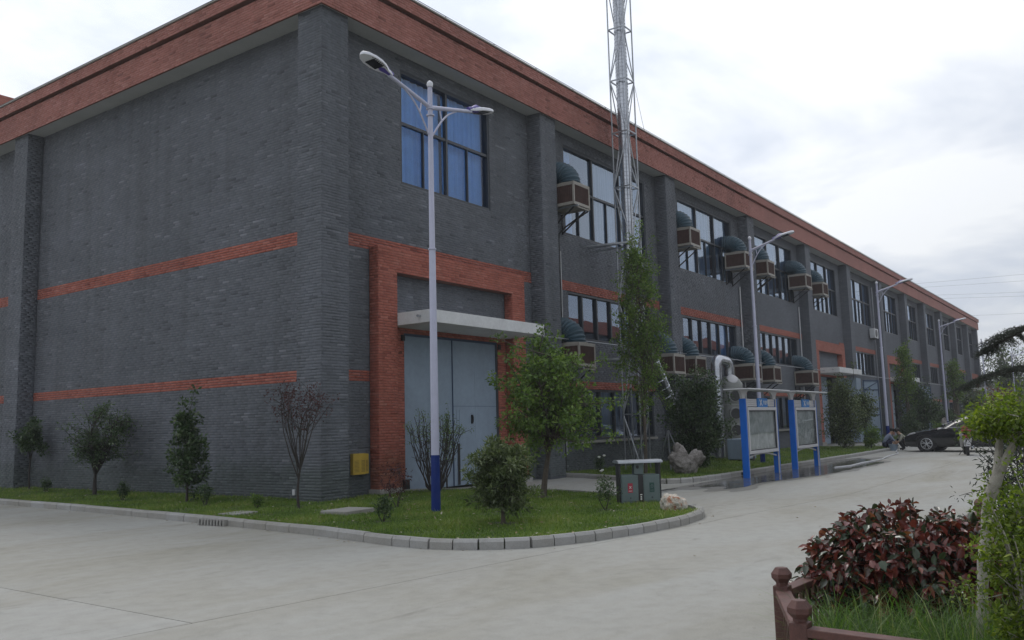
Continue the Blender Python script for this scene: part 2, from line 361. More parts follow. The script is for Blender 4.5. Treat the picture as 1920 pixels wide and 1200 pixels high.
# ------------------------------------------------------------------ plants
def foliage_cloud(centres, per, clump, size, aspect, upbias=.4, droop=.0, shape=LEAF4, tone_shift=None):
    n = len(centres)*per
    C = np.repeat(np.asarray(centres, float), per, 0)
    off = NR.normal(size=(n, 3)); off /= np.linalg.norm(off, axis=1, keepdims=True); rad = NR.uniform(0, 1, (n, 1))**.45
    P = C+off*rad*clump*np.array([1, 1, .8])
    D = off+NR.normal(size=(n, 3))*.5; D[:, 2] -= droop
    tone = np.clip(NR.beta(2, 2.4, n)+np.repeat(NR.normal(0, .13, len(centres)), per), 0, 1)
    return leaves_np(P, D, size, aspect, shape, upbias, tone)
def bent(a, b, r, rng, n=4, lift=0):
    a, b = Vector(a), Vector(b); ln = (b-a).length; pts = []
    o = Vector((rng.uniform(-1, 1), rng.uniform(-1, 1), rng.uniform(-.4, .4)))*ln*r
    for i in range(n+1):
        t = i/n; pts.append(a.lerp(b, t)+o*math.sin(PI*t)+Vector((0, 0, lift*ln*math.sin(PI*t))))
    return pts
def tree(name, base, h, label, cat, leafm, barkm=BARK, group=None, trunk_r=.05, trunk_h=.8, crown=None, nl=9, nt=7, per=40, clump=.16, size=.06,
         aspect=.7, lean=(0, 0), seed=1, shape='round', droop=0, upbias=.4, multistem=1, lshape=LEAF4, stems_bare=0):
    """crown=(rx,ry,z0,z1): real limbs run from the trunk into a crown of leaf clumps"""
    rng = random.Random(seed); root = empty(name, base, 0, label, cat, group)
    rx, ry, z0, z1 = crown; tb = MB(); C = []
    top = Vector((lean[0], lean[1], trunk_h))
    trunks = []
    for s in range(multistem):
        if multistem > 1:
            a = 2*PI*s/multistem+rng.uniform(-.3, .3); b0 = Vector((math.cos(a), math.sin(a), 0))*trunk_r*1.5; tp = Vector((math.cos(a)*rx*.45, math.sin(a)*ry*.45, trunk_h*rng.uniform(.8, 1.2)))
        else: b0 = Vector((0, 0, -.08)); tp = top
        pts = bent(b0, tp, .05, rng, 5); tb.tube(pts, [trunk_r*(1.25-.55*i/5) for i in range(6)], barkm, 7); trunks.append((tp, pts))
    for i in range(nl):
        tp, pts = trunks[i % len(trunks)]
        a = 2*PI*(i*.618+rng.uniform(-.08, .08)); u = ((i+.5)/nl)
        if shape == 'column': zz = z0+(z1-z0)*u; rr = (math.sin(PI*min(1, .16+u*.82)))**.6*(1.2-.85*u)
        elif shape == 'flat': zz = z0+(z1-z0)*rng.uniform(.2, 1); rr = rng.uniform(.35, 1)
        elif shape == 'vase': zz = z0+(z1-z0)*rng.uniform(.25, 1); rr = (.45+.55*(zz-z0)/(z1-z0))*rng.uniform(.55, 1.25)
        else: zz = z0+(z1-z0)*(.1+.8*u); rr = math.sqrt(max(.05, 1-(2*u-1)**2))*rng.uniform(.45, .8)
        rr *= rng.uniform(.8, 1.1)
        q = Vector((math.cos(a)*rx*rr*.75+lean[0], math.sin(a)*ry*rr*.75+lean[1], zz))
        if shape == 'column':
            st = Vector((lean[0]*u, lean[1]*u, max(trunk_h*.3, zz-.35*rr)))
        else: st = pts[-1] if rng.random() < .6 else pts[-2]
        lr = trunk_r*.5
        lp = bent(st, q, .12, rng, 4, .06); tb.tube(lp, [lr*(1-.16*k) for k in range(5)], barkm, 5)
        for j in range(nt):
            s0 = lp[rng.choice((2, 3, 4))]
            c = q+Vector((rng.gauss(0, 1)*rx*.30, rng.gauss(0, 1)*ry*.30, rng.gauss(0, 1)*(z1-z0)*.13))
            if stems_bare: c.z = max(c.z, z0+(z1-z0)*stems_bare)
            e = (Vector(((c.x-lean[0])/rx, (c.y-lean[1])/ry, 0))).length
            if e > 1.12: c.x = lean[0]+(c.x-lean[0])/e*1.1; c.y = lean[1]+(c.y-lean[1])/e*1.1
            tb.tube(bent(s0, c, .12, rng, 3), [lr*.5, lr*.38, lr*.28, lr*.18], barkm, 4, False); C.append(c)
            C.append(s0.lerp(c, .6))
    if shape == 'column':
        tb.tube(bent((0, 0, -.05), (lean[0], lean[1], z1*.97), .01, rng, 8), [trunk_r*(1-.1*k) for k in range(9)], barkm, 7)
    tb.build('trunk', root, True)
    v, f, tn = foliage_cloud([tuple(c) for c in C], per, clump, size, aspect, upbias, droop, lshape)
    link('crown', np_mesh('crown', v, f, [leafm], None, tn), root)
    return root
def blades(name, P, hgt, wid, m, parent=None, lean=.35, seg=3, kind='stuff', label=None, cat=None, tone=None):
    n = len(P); h = hgt*NR.uniform(.5, 1.25, n); w = wid*NR.uniform(.7, 1.3, n); a = NR.uniform(0, 2*PI, n); ln = lean*NR.uniform(.2, 1.5, n)
    d = np.stack([np.cos(a), np.sin(a), 0*a], 1); s = np.stack([-np.sin(a), np.cos(a), 0*a], 1); V = []
    for i in range(seg):
        t = i/seg; c = P+d*(ln*h*t*t)[:, None]+np.array([0, 0, 1])*(h*t*(1-.18*t*ln))[:, None]; ww = (w*(1-t*.6)/2)[:, None]
        V += [c-s*ww, c+s*ww]
    V.append(P+d*(ln*h)[:, None]+np.array([0, 0, 1])*(h*(1-.25*ln))[:, None])
    V = np.stack(V, 1); k = V.shape[1]; f = []
    for i in range(seg-1): f += [[2*i, 2*i+1, 2*i+3], [2*i, 2*i+3, 2*i+2]]
    f.append([2*seg-2, 2*seg-1, 2*seg]); f = np.array(f)
    Fc = (f[None]+(np.arange(n)*k)[:, None, None]).reshape(-1, 3)
    tn = NR.beta(2.2, 2.2, n) if tone is None else tone
    o = link(name, np_mesh(name, V.reshape(-1, 3), Fc, [m], None, np.repeat(tn, len(f))), parent, kind); return tag(o, label, cat)
def in_poly(P, poly):
    x, y = P[:, 0], P[:, 1]; r = np.zeros(len(P), bool); n = len(poly)
    for i in range(n):
        x0, y0 = poly[i]; x1, y1 = poly[(i+1) % n]
        c = ((y0 > y) != (y1 > y)) & (x < (x1-x0)*(y-y0)/((y1-y0) if y1 != y0 else 1e-9)+x0); r ^= c
    return r
def scatter(poly, dens, fall=None):
    xs_, ys_ = [p[0] for p in poly], [p[1] for p in poly]; A = (max(xs_)-min(xs_))*(max(ys_)-min(ys_)); n = int(A*dens)
    P = np.stack([NR.uniform(min(xs_), max(xs_), n), NR.uniform(min(ys_), max(ys_), n)], 1); P = P[in_poly(P, poly)]
    if fall is not None:
        dd = np.hypot(P[:, 0]-CAM.x, P[:, 1]-CAM.y); P = P[NR.uniform(0, 1, len(P)) < np.clip((fall/dd)**1.6, 0, 1)]
    return P

# ================================================================== SETTING
g = MB(); g.add([(-700, -700, -.06), (900, -700, -.06), (900, 900, -.06), (-700, 900, -.06)], [(0, 1, 2, 3)], FARG); tag(g.build('ground'), kind='structure')
road = empty('road'); road['kind'] = 'structure'
def yj(x): return -6.77-.118*(max(-16, min(x, 6))+8.16)
def slab(poly):
    m = MB(); m.prism(poly, -.14, 0, ROAD); return m.build('road_slab', road)
gx = [-38, -27, -16, -7.5, 8.6, 32, 60, 130]; e = .005
for a, b in zip(gx[:-1], gx[1:]):
    for y0, y1 in ((None, 12.0), (12.0, 44.0)):
        if a > 0 and y0 is not None: continue
        lo0, lo1 = (yj(a)+e, yj(b)+e) if y0 is None else (y0+e, y0+e)
        up = 1.0 if a > 0 else y1-e
        poly = [(a+e, lo0), (b-e, lo1), (b-e, up), (a+e, up)]
        if b == 8.6 and y0 is None: poly = [(a+e, yj(a)+e), (6, yj(6)+e), (b-e, yj(b)+e), (b-e, up), (a+e, up)]
        slab(poly)
bx_ = [-38, -24, -12.2, 6.5, 26, 60, 130]
for a, b in zip(bx_[:-1], bx_[1:]):
    mid = [(x, yj(x)-e) for x in (-16, 6) if a < x < b]
    slab([(a+e, -26), (b-e, -26), (b-e, yj(b)-e)]+mid[::-1]+[(a+e, yj(a)-e)])

island = [(.42, 27), (-2.15, 27), (-2.25, 8.2), (-2.5, 3.3), (-2.8, -.5), (-3.1, -3.4), (-3.42, -5.2), (-3.45, -5.9), (-3.2, -6.5), (-2.8, -6.93), (-2.06, -7.26), (-1, -7.5), (0, -7.6), (.9, -7.5), (1.5, -7.25), (1.85, -6.85), (2.35, -6.3), (2.9, -5.5), (3.5, -4.4), (3.9, -3.3), (4.0, -2.2), (3.8, -1.0), (3.4, -.1), (2.75, .4), (1.3, .4), (1.3, -.02), (-.02, -.02), (-.02, .8), (.42, .8)]
bed2 = [(9.2, .4), (9.0, -.6), (8.2, -2.2), (7.5, -3.2), (7.5, -3.8), (8.0, -4.15), (9.5, -4.3), (16, -4.36), (22, -4.42), (28, -4.4), (30, -4.3), (30.8, -3.9), (31.0, -3.0), (30.8, .4)]
bed3 = [(41.5, .4), (41.2, -3.6), (41.8, -4.2), (43, -4.35), (56, -4.4), (57.3, -4.2), (57.6, -3.4), (57.4, .4)]
bed4 = [(61, .4), (60.8, -3.6), (61.4, -4.3), (76, -4.4), (92, -4.4), (93, -3.8), (93.2, .4)]
def lawn(poly, nm):
    m = MB(); m.prism(poly, -.02, .085, TURF); return tag(m.build(nm), kind='structure')
for P_ in (island, bed2, bed3, bed4): lawn(P_, 'lawn')
kerb = empty('kerb'); kerb['kind'] = 'structure'
_km = {}
def kerb_mesh(Ls):
    if Ls not in _km:
        m = MB(); prof = [(-.065, -.1), (.065, -.1), (.065, .12), (-.035, .125), (-.065, .09)]
        n = len(prof); h = Ls/2-.006
        vs = [(-h, a, b) for a, b in prof]+[(h, a, b) for a, b in prof]
        m.add(vs, [tuple(range(n)), tuple(range(n, 2*n))[::-1]]+[(i, n+i, n+(i+1) % n, (i+1) % n) for i in range(n)], KERB)
        o = m.build('kerb_stone', kerb); _km[Ls] = o.data; return o
    return link('kerb_stone', _km[Ls], kerb)
def lay_kerb(line, step, skip=()):
    """stones of one length along a polyline; the low bevelled edge faces the road (right hand side of travel)"""
    pts = [Vector((*p, 0)) for p in line]; segs = [(a, b, (b-a).length) for a, b in zip(pts[:-1], pts[1:])]; tot = sum(s[2] for s in segs); n = max(1, round(tot/step)); st = tot/n
    def at(d):
        for a, b, l in segs:
            if d <= l+1e-6: return a.lerp(b, min(1, d/l))
            d -= l
        return pts[-1]
    for i in range(n):
        if i in skip: continue
        a, b = at(i*st), at((i+1)*st); o = kerb_mesh(step); o.location = (a+b)/2+Vector((0, 0, rnd.uniform(-.004, .004)))
        o.rotation_euler = (0, rnd.uniform(-.006, .006), math.atan2(b.y-a.y, b.x-a.x)+rnd.uniform(-.008, .008)); o.scale = ((b-a).length/step, 1, 1)
lay_kerb(island[1:7], .62)
lay_kerb(island[6:16], .32)
lay_kerb(island[15:24], .62)
lay_kerb(bed2[0:3], .62); lay_kerb(bed2[2:7], .36); lay_kerb(bed2[6:11], .62); lay_kerb(bed2[10:], .5)
lay_kerb(bed3[0:3], .62); lay_kerb(bed3[2:6], .62); lay_kerb(bed4[0:3], .62); lay_kerb(bed4[2:6], .62)
# slotted rainwater inlets set into the kerb face
def inlet(x, y, rz):
    m = MB(); M = Matrix.Translation((x, y, 0)) @ Matrix.Rotation(rz, 4, 'Z')
    m.box(-.31, .31, -.075, .02, .012, .085, BLACK, M)
    for k in range(9): m.box(-.30+k*.073, -.262+k*.073, -.095, .01, .005, .10, KERB, M)
    return m.build('drain_inlet', kerb)
inlet(-2.93, -.72, -PI/2+.09); inlet(11.1, -4.40, 0)
for k, (a, b, c) in enumerate(((-2.2, -.35, .26), (-1.3, -2.1, .36))):
    m = MB(); m.box(-c, c, -c*.8, c*.8, .06, .125+.03*k, KERB); o = m.build('manhole_cover', bevel=.01); o.location = (a, b, 0); o.rotation_euler = (0, 0, .1)
    tag(o, ('flat pale concrete cover slab in the grass just behind the slotted kerb inlet', 'low pale concrete slab in the grass left of the front lamp post')[k], 'manhole cover')
# wet concrete by the notice boards: thin film of water
m, t = mat('wet_concrete'); w = wpos(t); n_ = noise(t, 3, 5, w)
WET = finish(t, m, ramp(t, n_.outputs['Fac'], [(.3, (.085, .082, .076)), (.7, (.14, .136, .126))]).outputs[0], ramp(t, n_.outputs['Fac'], [(.35, (.04, .04, .04)), (.65, (.20, .20, .20))]).outputs[0], spec=.5)
def wetmask(x, y):
    s = 0
    for a, b, c, d, e_ in ((1.1, 3.1, .3, 0, 1), (.5, 5.3, 1.3, 2, .8), (2.3, 7.7, 4, 1, .5), (.2, 9, 2, 4, .5)): s = s+e_*np.sin(a*x+1.7*np.sin(b*.3*y+d)+c)*np.cos(b*y+.4*np.sin(a*x*1.3)+d)
    env = np.maximum(2.3-((x-13.3)/7.0)**2*2.0-((y+5.1)/1.18)**2*1.7, -9)
    return s*.55+env
def water_sheet(nm, thr, zz_, mtl):
    st_ = .05; X, Y = np.meshgrid(np.arange(5, 24, st_), np.arange(-7.6, -4.42, st_), indexing='ij'); Mk = wetmask(X+st_/2, Y+st_/2) > thr
    # marching the border with a soft shape: split border cells by moving corner points on to the contour
    val = wetmask(X, Y)-thr; idx = -np.ones(X.shape, int); V = []; Fq = []
    gx_, gy_ = np.gradient(val, st_); 
    for i, j in zip(*np.nonzero(Mk)):
        if i+1 >= X.shape[0] or j+1 >= X.shape[1]: continue
        q = []
        for a, b in ((i, j), (i+1, j), (i+1, j+1), (i, j+1)):
            if idx[a, b] < 0:
                x, y, v = X[a, b], Y[a, b], val[a, b]
                if v < .25:
                    gg = gx_[a, b]**2+gy_[a, b]**2+1e-3; s = max(-1.2, min(1.2, v/gg/st_*.8)) if v < 0 else 0
                    x -= s*gx_[a, b]*st_/math.sqrt(gg)*min(1, math.sqrt(gg)); y -= s*gy_[a, b]*st_/math.sqrt(gg)*min(1, math.sqrt(gg))
                idx[a, b] = len(V); V.append((x, y, zz_))
            q.append(idx[a, b])
        Fq.append(q)
    tag(link(nm, np_mesh(nm, np.array(V), np.array(Fq), [mtl])), kind='structure')
DAMP = concrete('damp_concrete', (.175, .17, .155), False)
water_sheet('damp_patch', -.55, .003, DAMP); water_sheet('puddle', .35, .007, WET)

# grass blades
RINGS = [(2.37, -3.62, .34), (-1.5, -5.52, .28), (-1.02, -.56, .18), (-.9, 3.08, .25), (-.46, 7.47, .28), (-.02, 11.6, .2), (2.85, -.4, .3), (-2.05, -3.65, .2), (.77, -5.92, .16), (-.2, -2.2, .2), (-1.33, 1.83, .2), (-1.17, 5.04, .2), (12.75, -2.3, .6), (9.5, -2.2, .3)]
def lawn_blades(poly, dens, fall, h, nm='lawn_grass'):
    P2 = scatter(poly, dens, fall); keep = np.ones(len(P2), bool)
    for a, b, r in RINGS: dd = np.hypot(P2[:, 0]-a, P2[:, 1]-b); keep &= (dd > r*NR.uniform(.5, 1.25, len(P2)))
    bald = np.sin(P2[:, 0]*3.3+1.3*np.sin(P2[:, 1]*2.3+1))*np.sin(P2[:, 1]*2.9+1.1*np.sin(P2[:, 0]*1.9)); keep &= (bald < .6) | (NR.uniform(0, 1, len(P2)) < .3); P2 = P2[keep]
    c = np.sin(P2[:, 0]*2.1+np.sin(P2[:, 1]*1.7))*np.cos(P2[:, 1]*2.6)
    P3 = np.column_stack([P2, np.full(len(P2), .08)]); tn = np.clip(NR.beta(2.2, 2.4, len(P2))+c*.24, 0, 1)
    o = blades(nm, P3, h*(1+.3*c)*NR.uniform(.6, 1.4, len(P2)), .011, GRASS, lean=.8, seg=2, tone=tn)
    return tag(o, 'short green lawn grass' if poly is not island else 'short green lawn grass round the corner of the hall', 'grass')
lawn_blades([(x+(.07 if x < -2 else 0), min(y, 18)) for x, y in island], 3400, 13, .055)
lawn_blades(bed2, 1500, 16, .07); lawn_blades(bed3, 60, None, .12); lawn_blades(bed4, 25, None, .14)

# ================================================================== FACTORY HALL
XS = [0, 8.19, 16.34, 24.48, 32.66, 40.53, 48.46, 56.25, 63.28, 70.65, 77.81, 85.18, 92.46]
HT, ZF = 10.36, 11.42
hall = empty('factory_hall', (0, 0, 0), 0, 'long dark grey brick factory hall with red brick parapet and red brick door surrounds', 'factory')
BRK = []   # (centre, half sizes u, v, U, N, colour)
def lay(o, U, u0, u1, v0, v1, holes=(), col=0, Nn=None, proud=.0065):
    """courses of thin bricks on an upright face: o = world point of u=v=0, U = unit vector along, N = outward normal"""
    U = np.array(U, float); Nn = np.array(Nn, float); o = np.array(o, float)
    r0 = int(round(v0/.06)); r1 = int(round(v1/.06))
    for r in range(r0, r1):
        a, b = r*.06, r*.06+.06
        iv = [(u0, u1)]
        for h in holes:
            if h[2] < b-.015 and h[3] > a+.015:
                nv = []
                for p, q in iv:
                    if h[1] <= p or h[0] >= q: nv.append((p, q)); continue
                    if h[0] > p: nv.append((p, h[0]))
                    if h[1] < q: nv.append((h[1], q))
                iv = nv
        off = (.12 if r % 2 else 0)+.03*((r*7) % 3)
        for p, q in iv:
            k0 = math.floor((p-off)/.24)
            k = k0
            while True:
                s0, s1 = off+k*.24, off+(k+1)*.24
                if s0 >= q-.01: break
                c0, c1 = max(s0, p), min(s1, q)
                if c1-c0 > .03: BRK.append((o+U*(c0+c1)/2+np.array([0, 0, a+.03]), (c1-c0)/2-.004, .026, U, Nn, col, proud))
                k += 1
NY, NX, PX, UXX, UYY = (0, -1, 0), (-1, 0, 0), (1, 0, 0), (1, 0, 0), (0, 1, 0)
NB = 3                     # bays whose bricks are laid one by one; beyond, the courses are under two pixels high
BAND = ((5.46, 5.73), (2.52, 2.73))
wallm, redm = MB(), MB()
def grid_wall(mb, a0, a1, z0, z1, holes, mk, m):
    """solid wall split round its openings; mk(mb,a0,a1,z0,z1,m) adds one solid"""
    xs_ = sorted({a0, a1}|{min(max(v, a0), a1) for h in holes for v in h[:2]}); zs = sorted({z0, z1}|{min(max(v, z0), z1) for h in holes for v in h[2:]})
    for i in range(len(xs_)-1):
        run = None
        for j in range(len(zs)-1):
            cx, cz = (xs_[i]+xs_[i+1])/2, (zs[j]+zs[j+1])/2
            inside = any(h[0] < cx < h[1] and h[2] < cz < h[3] for h in holes)
            if inside:
                if run: mk(mb, xs_[i], xs_[i+1], run[0], run[1], m); run = None
            else: run = (run[0], zs[j+1]) if run else (zs[j], zs[j+1])
        if run: mk(mb, xs_[i], xs_[i+1], run[0], run[1], m)

def curtain(parent, x0, x1, z0, z1, y, m, seed=0):
    rg = random.Random(seed); n = int((x1-x0)/.035); mb = MB(); vs = []
    ph = rg.uniform(0, 6)
    for i in range(n+1):
        x = x0+(x1-x0)*i/n; yy = y+.03*math.sin(x*24+ph+1.5*math.sin(x*3.1))+.015*math.sin(x*61)
        vs += [(x, yy, z0), (x, yy+.02, z1)]
    mb.add(vs, [(2*i, 2*i+2, 2*i+3, 2*i+1) for i in range(n)], m); return mb.build('curtain', parent, True)
_pane = {}
def window(x0, x1, z0, z1, cols, transom=None, split=False, cur=None, seed=0, gm_=None):
    """window (outer frame) > glazing bars, pane; stands .1 m inside the brick face"""
    f = MB(); Y0, Y1 = .535, .60
    f.box(x0, x0+.06, Y0-.06, Y1, z0, z1, FRAME); f.box(x1-.06, x1, Y0-.06, Y1, z0, z1, FRAME); f.box(x0+.06, x1-.06, Y0-.06, Y1, z1-.07, z1, FRAME); f.box(x0+.06, x1-.06, Y0-.06, Y1, z0, z0+.06, FRAME)
    wn = f.build('window', hall)
    ws = (x1-x0)/cols; pan = []
    def gbar(*a): b = MB(); b.box(*a, FRAME); b.build('glazing_bar', wn)
    for i in range(1, cols): gbar(x0+ws*i-.034, x0+ws*i+.034, Y0-.045, Y1-.01, z0+.06, z1-.07)
    if transom:
        for i in range(cols):
            a = x0+ws*i+(.034 if i else .06); c = x0+ws*(i+1)-(.034 if i < cols-1 else .06)
            gbar(a, c, Y0-.035, Y1-.012, transom-.035, transom+.035)
            if split: gbar((a+c)/2-.017, (a+c)/2+.017, Y0-.025, Y1-.014, z0+.06, transom-.035)
            pan.append((a, c, transom+.035, z1-.07))
            if split: pan += [(a, (a+c)/2-.017, z0+.06, transom-.035), ((a+c)/2+.017, c, z0+.06, transom-.035)]
            else: pan.append((a, c, z0+.06, transom-.035))
    else:
        for i in range(cols): pan.append((x0+ws*i+(.034 if i else .06), x0+ws*(i+1)-(.034 if i < cols-1 else .06), z0+.06, z1-.07))
    for (a, c, p, q) in pan:
        k = (round(c-a, 2), round(q-p, 2), gm_ is None)
        if k not in _pane:
            mm = MB(); mm.add([(-k[0]/2-.01, 0, -k[1]/2-.01), (k[0]/2+.01, 0, -k[1]/2-.01), (k[0]/2+.01, 0, k[1]/2+.01), (-k[0]/2-.01, 0, k[1]/2+.01)], [(0, 1, 2, 3)], gm_ or GLASS); o = mm.build('pane', wn); _pane[k] = o.data
        else: o = link('pane', _pane[k], wn)
        o.location = ((a+c)/2, .565, (p+q)/2); o.rotation_euler = (rnd.uniform(-.004, .004), 0, rnd.uniform(-.006, .006))
    if cur:
        for (a, c, m_) in cur: curtain(wn, x0+(x1-x0)*a, x0+(x1-x0)*c, z0+.05, z1-.03, .72, m_, seed)
    return wn
def brick_or_far(i): return (MORTAR, MORTAR_R) if i < NB else (GF, RF)
PORT = {0: 1.79, 4: 33.9, 6: 49.9, 11: 86.6}
rs = random.Random(5)
for i in range(12):
    xa, xb = XS[i]+(.75 if i == 0 else .8), (XS[i+1] if i < 11 else 91.7)
    gm, rm = brick_or_far(i); holes = []
    x0, x1 = (2.86, 6.35) if i == 0 else (XS[i]+1.92, XS[i+1]-.84)
    up = (x0, x1, 7.2, 10.0); holes.append(up)
    if i in PORT:
        p0 = PORT[i]; holes.append((p0+1.10, p0+4.70, -.2, 3.66)); bandh = (p0, p0+5.64, 0, 5.6)
        if i == 11: holes[-1] = (p0+1.1, p0+3.6, -.2, 3.0)
    else:
        holes += [(x0, x1, 4.02, 5.46), (x0, x1, .98, 2.52)]; bandh = None
    grid_wall(wallm, xa, xb, -.2, HT, holes, lambda mb, a, b, c, d, m: mb.box(a, b, .458, .75, c, d, m), gm)
    if i < NB:
        pl = [] if i not in PORT else [(p0, p0+.63, 0, 5.7), (p0+5.05, p0+5.66, 0, 5.7), (p0, p0+5.66, 4.98, 5.5), (p0+.6, p0+5.1, 0, 3.78)]
        lay((0, .458, 0), UXX, xa, xb, .06, HT, holes+pl+[(xa, xb, *b) for b in BAND], 0, NY)
        for b in BAND:
            lay((0, .458, 0), UXX, xa, xb, b[0], b[1]+.02, holes+([(p0, p0+5.66, 0, 5.5)] if i in PORT else []), 1, NY, .013)
    else:
        for b in BAND:
            seg = [(xa, xb)] if not bandh else [(xa, p0-.001), (p0+5.641, xb)]
            for a, c in seg:
                if c-a > .05: redm = MB(); redm.box(a, c, .44, .4575, b[0], b[1], RF); redm.build('brick_band', hall)
    window(*up, 2 if i == 0 else 3, 8.71, True,
           cur=[(0, .49, BLUECUR), (.51, 1, BLUECUR)] if i == 0 else ([(0, .16, BLUECUR), (.36, .98, GREYCUR)] if i == 1 else ([(.01, rs.uniform(.60, .68), GREYCUR), (rs.uniform(.74, .80), .99, GREYCUR)] if i < 9 else None)), seed=i, gm_=GLASSB if i == 0 else None)
    if i not in PORT:
        window(x0, x1, 4.02, 5.46, 6, cur=[(.70, .96, BLUECUR)] if i in (1, 2) else ([(.2, .5, GREYCUR)] if i > 3 else None), seed=20+i)
        window(x0, x1, .98, 2.52, 6, cur=[(.4, .62, GREYCUR)] if i < 3 else None, seed=40+i)
        sm = MB(); sm.box(x0-.04, x1+.04, .36, .53, .90, .975, KERB); sm.build('window_sill', hall)
        if i == 1:
            pass
# gable wall (x = .458) between its pilasters, and the other walls
GP = [(12.6, 13.4), (25.2, 26)]
wallm.box(.458, .75, .75, 12.6, -.2, HT, MORTAR); wallm.box(.458, .75, 13.4, 25.2, -.2, HT, MORTAR)
for a, b in ((.75, 12.6), (13.4, 17)):
    lay((.458, 0, 0), UYY, a, b, .06, HT, [(a, b, *q) for q in BAND], 0, NX)
    for q in BAND: lay((.458, 0, 0), UYY, a, b, q[0], q[1]+.02, (), 1, NX, .013)
wallm.box(.5, 92.2, 25.6, 25.95, -.2, HT, GF); wallm.box(92.0, 92.4, .5, 25.8, -.2, HT, GF)
wallm.build('wall', hall)
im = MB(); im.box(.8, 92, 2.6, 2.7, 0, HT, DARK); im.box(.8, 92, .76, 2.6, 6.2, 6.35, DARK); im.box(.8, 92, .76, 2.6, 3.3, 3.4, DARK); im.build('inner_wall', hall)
# pilasters
def pil(x0, x1, y0, y1, i, faces):
    m = MB(); e = .008 if i < NB+1 else 0; m.box(x0+e, x1-e, y0+e, y1, -.2, HT-.002, MORTAR if i < NB+1 else GF); m.build('pilaster', hall)
    if i < NB+1:
        for f in faces:
            if f == 'F': lay((0, y0+.008, 0), UXX, x0, x1, .06, HT, (), 0, NY)
            if f == 'L': lay((x0+.008, 0, 0), UYY, y0, y1, .06, HT, (), 0, NX)
            if f == 'R': lay((x1-.008, 0, 0), UYY, y0, y1, .06, HT, (), 0, PX)
pil(0, .75, 0, .75, 0, 'FL')
lay((.742, 0, 0), UYY, 0, .45, .06, HT, (), 0, PX)
for i in range(1, 12): pil(XS[i], XS[i]+.8, 0, .57, i, 'FL')
pil(91.7, 92.46, 0, .75, 12, '')
for a, b in GP:
    m = MB(); m.box(.008, .457, a+.008, b-.008, -.2, HT-.002, MORTAR); m.build('pilaster', hall)
    if a < 20:
        lay((.008, 0, 0), UYY, a, b, .06, HT, (), 0, NX); lay((0, a+.008, 0), UXX, 0, .45, .06, HT, (), 0, NY)
# parapet: main band, recessed groove, cap; soffit
pm = MB(); xn = XS[NB]
for z0, z1, d in ((10.34, 11.04, .12), (11.04, 11.12, .05), (11.12, ZF, .20)):
    k = .008
    y1_ = -.045 if z0 < 11 else .40
    pm.box(-d+k, xn, -d+k, y1_, z0, z1, MORTAR_R); pm.box(xn, 92.46+d, -d, y1_, z0, z1, RFP); pm.box(-d+k, y1_, y1_, 26.2, z0, z1, MORTAR_R)
    pm.box(92.47, 92.46+d, y1_, 26.2, z0, z1, RFP); pm.box(.4, 92.1, 25.9, 26.2, z0, z1, RF)
    lay((0, -d+k, 0), UXX, -d, xn, z0, z1, (), 2, NY); lay((-d+k, 0, 0), UYY, -d, 17, z0, z1, (), 2, NX)
pm.build('parapet', hall)
sm = MB(); sm.box(-.043, 92.4, -.043, .7, 10.362, 11.03, SOFFIT); sm.box(-.043, .7, .7, 26, 10.362, 11.03, SOFFIT); sm.build('soffit', hall)
rm_ = MB(); rm_.box(.4, 92.1, .4, 25.9, 10.9, 11.0, ROOF); rm_.build('roof', hall)
cm = MB(); cm.box(-.23, 92.7, -.23, .45, ZF, ZF+.035, KERB); cm.box(-.23, .45, .45, 26.2, ZF, ZF+.035, KERB); cm.build('coping', hall)
wm = MB()
for k in range(47): wm.bar((k*2, -.05, ZF+.03), (k*2, -.05, ZF+.2), .018, WIREM)
for k in range(13): wm.bar((-.05, k*2, ZF+.03), (-.05, k*2, ZF+.2), .018, WIREM)
wm.tube([(0, -.05, ZF+.2), (92.4, -.05, ZF+.2)], .009, WIREM, 5); wm.tube([(-.05, 0, ZF+.2), (-.05, 26, ZF+.2)], .009, WIREM, 5); wm.build('lightning_wire', hall)
wm = MB(); wm.tube([(7.45, -.045, 3.9), (92.4, -.045, 3.9)], .016, STEEL, 6)
for k in range(1, 12): wm.box(XS[k]+.36, XS[k]+.42, -.08, .0, 3.85, 3.95, STEEL)
wm.build('service_pipe', hall)

